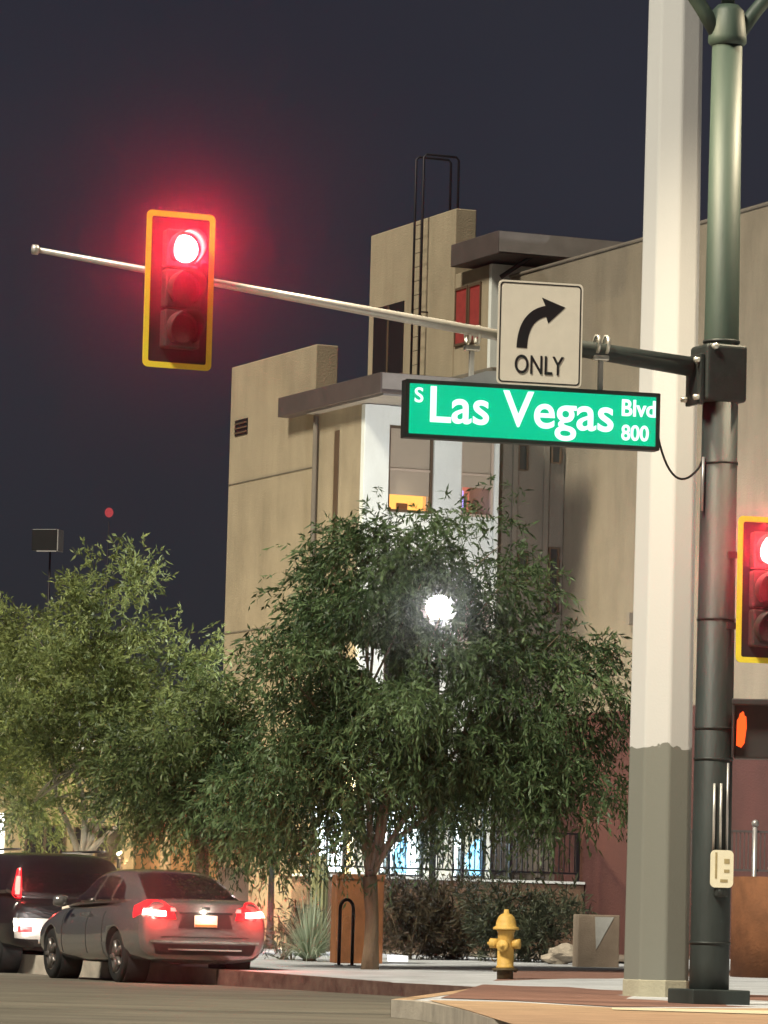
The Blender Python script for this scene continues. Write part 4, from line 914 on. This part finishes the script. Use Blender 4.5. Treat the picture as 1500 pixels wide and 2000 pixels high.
body = [(0.0, .36, .98, .70, .78, .62), (.05, .30, 1.05, .76, .84, .70), (.22, .26, 1.09, .80, .89, .76), (.6, .25, 1.10, .84, .91, .78), (1.05, .25, 1.06, .85, .915, .80), (2.0, .22, .99, .86, .915, .82), (3.0, .22, .97, .86, .91, .82),
        (3.5, .24, .98, .85, .905, .80), (4.1, .25, .90, .82, .88, .76), (4.55, .27, .80, .74, .82, .66), (4.80, .32, .70, .58, .66, .50), (4.86, .38, .62, .50, .56, .42)]
house = [(.40, 1.09, .70, .52, 1.03), (.62, 1.19, .745, .53, 1.03), (.95, 1.325, .775, .545, 1.02), (1.35, 1.435, .80, .56, 1.0), (1.75, 1.475, .815, .575, .99), (2.2, 1.475, .82, .58, .98), (2.6, 1.435, .82, .575, .97), (3.0, 1.29, .81, .57, .965), (3.35, 1.09, .79, .57, .96), (3.6, .99, .76, .56, .95)]
sed = car('sedan', 'dark grey sedan with glowing tail lights stopped beside the red kerb', 'car', (CR.x, CR.y, 0), yaw, m_paint, body, house, (.98, 3.78), .335, .765, 'cars stopped in the lane')
def quad_patch(name, pts, m, parent, th=.006, sub=0):
    mb = MB(); mb.face(pts); o = mb.build(name, m, parent, fix=False)
    if sub: s_ = o.modifiers.new('sub', 'SUBSURF'); s_.levels = s_.render_levels = sub; s_.subdivision_type = 'SIMPLE'
    sd = o.modifiers.new('solid', 'SOLIDIFY'); sd.thickness = th; sd.offset = 0; return o
def wrap(name, pts, m, parent, target, off=.006, sub=4):
    o = quad_patch(name, pts, m, parent, .004, sub); sw_ = o.modifiers.new('wrap', 'SHRINKWRAP'); sw_.target = target; sw_.wrap_method = 'NEAREST_SURFACEPOINT'; sw_.wrap_mode = 'ABOVE_SURFACE'; sw_.offset = off
    bpy.context.view_layer.update()
    # keep the solidify after the wrap
    md = o.modifiers; md.move(md.find('wrap'), md.find('solid')); return o
def kid(t, nm): return [c for c in t.children if c.name.split('.')[0] == nm][0]
rf, bd_ = kid(sed, 'roof'), kid(sed, 'body')
wrap('rear_window', [(-.66, .44, 1.10), (.66, .44, 1.10), (.50, 1.30, 1.42), (-.50, 1.30, 1.42)], m_glass, sed, rf, .004)
for sg in (-1, 1):
    wrap('side_window', [(sg * .80, 1.50, 1.03), (sg * .81, 2.12, 1.02), (sg * .64, 2.10, 1.40), (sg * .66, 1.60, 1.38)], m_glass, sed, rf, .004)
    wrap('side_window', [(sg * .81, 2.20, 1.01), (sg * .80, 3.15, 1.00), (sg * .66, 2.62, 1.37), (sg * .64, 2.20, 1.40)], m_glass, sed, rf, .004)
    wrap('quarter_window', [(sg * .77, 1.02, 1.06), (sg * .79, 1.43, 1.04), (sg * .66, 1.50, 1.36), (sg * .70, 1.25, 1.26)], m_glass, sed, rf, .004)
    wrap('window_trim', [(sg * .82, 1.0, .995), (sg * .83, 3.2, .965), (sg * .83, 3.2, .985), (sg * .82, 1.0, 1.018)], m_chrome, sed, bd_, .006)
    tl_ = wrap('tail_light', [(sg * .40, -.02, .83), (sg * .86, .30, .83), (sg * .84, .42, 1.0), (sg * .44, 0, .985)], m_tail, sed, bd_, .008, 5)
    wrap('lit_lamp', [(sg * .54, -.02, .865), (sg * .80, .10, .865), (sg * .80, .12, .935), (sg * .54, -.02, .935)], m_tlit, tl_, bd_, .016, 5)
    wrap('reverse_lamp', [(sg * .40, -.02, .93), (sg * .48, -.02, .93), (sg * .48, 0, .975), (sg * .42, 0, .975)], m_wlamp, tl_, bd_, .016, 3)
    for s_ in (1.9, 2.75):
        wrap('door_handle', [(sg * .91, s_, .86), (sg * .91, s_ + .2, .86), (sg * .91, s_ + .2, .885), (sg * .91, s_, .885)], m_chrome, sed, bd_, .02, 2)
    for s_ in (1.48, 2.16, 3.22):
        wrap('door_seam', [(sg * .91, s_, .34), (sg * .91, s_ + .012, .34), (sg * .90, s_ + .012, .94), (sg * .90, s_, .94)], m_trim, sed, bd_, .002, 4)
    mr = MB().lathe([(0, -.10), (.06, -.09), (.085, 0), (.07, .08), (0, .10)], 14, (sg * 1.0, 3.02, 1.04), 'x').build('wing_mirror', m_paint, sed)
wrap('trunk_recess', [(-.37, -.02, .72), (.37, -.02, .72), (.31, 0, .90), (-.31, 0, .90)], m_trim, sed, bd_, .004, 4)
wrap('licence_plate', [(-.155, -.03, .735), (.155, -.03, .735), (.155, -.02, .885), (-.155, -.02, .885)], m_plt, sed, bd_, .014, 3)
wrap('plate_band', [(-.145, -.03, .742), (.145, -.03, .742), (.145, -.03, .772), (-.145, -.03, .772)], mat('plate_orange', (.55, .22, .06), .5), sed, bd_, .020, 3)
wrap('trunk_strip', [(-.36, -.01, .905), (.36, -.01, .905), (.36, 0, .925), (-.36, 0, .925)], m_chrome, sed, bd_, .010, 4)
wrap('badge', [(-.055, 0, .955), (.055, 0, .955), (.055, 0, .995), (-.055, 0, .995)], m_chrome, sed, bd_, .010, 3)
wrap('bumper_strip', [(-.74, 0.02, .535), (.74, 0.02, .535), (.74, 0.02, .56), (-.74, 0.02, .56)], m_chrome, sed, bd_, .012, 5)
wrap('lower_grille', [(-.66, -.02, .37), (.66, -.02, .37), (.70, -.02, .515), (-.70, -.02, .515)], m_trim, sed, bd_, .008, 5)
wrap('bumper_strip', [(-.50, -.02, .435), (.50, -.02, .435), (.50, -.02, .455), (-.50, -.02, .455)], m_chrome, sed, bd_, .018, 4)
light('plate_lamp', 'POINT', sed, (0, -.10, .95), 1.6, (1, .85, .68), .02)
for sg in (-1, 1): light('tail_lamp_light', 'POINT', sed, (sg * .68, -.14, .90), 9.0, (1, .05, .04), .05)
m_head = emitmat('headlight_glow', (1, .95, .85), 12)
for sg in (-1, 1):
    wrap('headlight', [(sg * .50, 4.78, .60), (sg * .74, 4.60, .62), (sg * .76, 4.50, .74), (sg * .52, 4.74, .72)], m_head, sed, bd_, .008, 4)
    light('headlight_beam', 'SPOT', sed, (sg * .62, 4.95, .66), 40, (1, .95, .86), .06, spot_size=R(70), spot_blend=.8).rotation_euler = (R(88), 0, 0)
wrap('trunk_seam', [(-.60, -.02, .60), (.60, -.02, .60), (.60, -.02, .612), (-.60, -.02, .612)], m_trim, sed, bd_, .003, 5)
# SUV ahead
m_suvp = mat('black_suv_paint', (.020, .018, .020), .25, .4, .06, 20, coat=.6); m_silver = mat('silver_bumper', (.50, .46, .42), .3, .6, .08, 12)
body2 = [(0.0, .45, 1.02, .78, .86, .76), (.05, .36, 1.08, .84, .93, .84), (.3, .32, 1.12, .88, .96, .88), (1.0, .32, 1.12, .90, .97, .90), (2.5, .30, 1.10, .90, .97, .90), (3.5, .32, 1.10, .89, .96, .88), (4.4, .36, 1.02, .82, .90, .78), (4.75, .42, .86, .70, .78, .62)]
house2 = [(.10, 1.15, .86, .78, 1.08), (.14, 1.40, .87, .76, 1.08), (.24, 1.66, .88, .72, 1.08), (.45, 1.74, .885, .71, 1.08), (1.5, 1.77, .89, .71, 1.08), (2.5, 1.74, .89, .70, 1.08), (3.0, 1.52, .88, .69, 1.08), (3.45, 1.22, .87, .69, 1.06), (3.6, 1.10, .86, .68, 1.05)]
sc = P(140, 1800, 67)
suv = car('suv', 'black sport utility vehicle ahead of the grey sedan at the left edge', 'car', (sc.x, sc.y, 0), yaw, m_suvp, body2, house2, (.95, 3.75), .37, .80, 'cars stopped in the lane')
rf, bd_ = kid(suv, 'roof'), kid(suv, 'body')
wrap('rear_window', [(-.68, .12, 1.18), (.68, .12, 1.18), (.60, .26, 1.62), (-.60, .26, 1.62)], m_glass, suv, rf, .004)
for sg in (-1, 1):
    tl_ = wrap('tail_light', [(sg * .74, .10, 1.08), (sg * .87, .16, 1.08), (sg * .80, .24, 1.52), (sg * .72, .2, 1.52)], m_tail, suv, rf, .012, 4)
    wrap('lit_lamp', [(sg * .77, .10, 1.14), (sg * .83, .12, 1.14), (sg * .80, .18, 1.40), (sg * .75, .15, 1.40)], mat('suv_tail_glow', (.5, .05, .05), .3, emit=(1, .18, .14), estr=1.1), tl_, rf, .02, 3)
    for a_, b_ in ((.5, 1.35), (1.45, 2.3), (2.38, 3.2)):
        wrap('side_window', [(sg * .88, a_, 1.14), (sg * .88, b_, 1.13), (sg * .74, b_ - (.4 if b_ > 3 else 0), 1.62), (sg * .74, a_, 1.64)], m_glass, suv, rf, .004)
    MB().tube([(sg * .66, .5, 1.80), (sg * .66, 2.6, 1.80)], .018, 8).build('roof_rail', m_chrome, suv)
    wrap('reflector', [(sg * .60, 0, .60), (sg * .80, .03, .60), (sg * .80, .03, .68), (sg * .60, 0, .68)], m_tail, suv, bd_, .03, 3)
wrap('bumper', [(-.86, 0, .50), (.86, 0, .50), (.88, 0, .80), (-.88, 0, .80)], m_silver, suv, bd_, .016, 5)
wrap('bumper_step', [(-.5, 0, .44), (.5, 0, .44), (.5, 0, .50), (-.5, 0, .50)], m_chrome, suv, bd_, .022, 4)
wrap('licence_plate', [(-.155, 0, .86), (.155, 0, .86), (.155, 0, 1.0), (-.155, 0, 1.0)], m_plt, suv, bd_, .014, 3)
for sg in (-1,): light('tail_lamp_light', 'POINT', suv, (sg * .75, -.12, 1.25), 1.2, (1, .08, .06), .05)

# ------------------------------------------------------------------ far beacon and shoebox luminaire against the sky
c = P(213, 1001, 150); bc = thing('beacon_mast', 'distant red beacon light glowing in the night sky above the left trees', 'beacon', (c.x, c.y, 0))
MB().tube([(0, 0, 0), (0, 0, c.z - .3)], [.03, .02], 8).build('mast', m_steel, bc)
MB().lathe([(.14 * math.sin(a), c.z - .16 * math.cos(a)) for a in [math.pi * k / 8 for k in range(9)]], 14).build('beacon_lamp', emitmat('beacon_glow', (1.0, .13, .14), .14), bc)
c = P(92, 1055, 110); sb_ = thing('box_luminaire', 'dark box shaped floodlight on a pole above the left trees', 'floodlight', (c.x, c.y, 0), R(-15))
MB().tube([(0, .25, 0), (0, .25, c.z)], [.03, .025], 8).build('pole', m_steel, sb_)
MB().box(-.34, .30, -.15, .25, c.z - .26, c.z + .26).build('housing', m_black, sb_, .02)
MB().box(.305, .33, -.15, .25, c.z - .27, c.z + .25).build('side_rim_glint', m_lsteel, sb_); MB().box(-.2, .30, -.17, -.155, c.z - .29, c.z - .262).build('lower_rim_glint', m_lsteel, sb_)  # pale strips painted in for reflected light along the box edges

# ------------------------------------------------------------------ scattering volume added to give the lamps a lens-like bloom
hz_box = MB().box(-162, 162, -32, 322, -1, 22)
mh = bpy.data.materials.new('bloom_haze'); mh.use_nodes = True; n = mh.node_tree; n.nodes.clear()
o_ = n.nodes.new('ShaderNodeOutputMaterial'); pv = n.nodes.new('ShaderNodeVolumePrincipled'); pv.inputs['Color'].default_value = (.9, .9, .95, 1); pv.inputs['Density'].default_value = .0013; pv.inputs['Anisotropy'].default_value = .990
n.links.new(pv.outputs[0], o_.inputs['Volume'])
BLOOM_HAZE = True
if BLOOM_HAZE: tag(hz_box.build('bloom_haze', mh), kind='stuff')
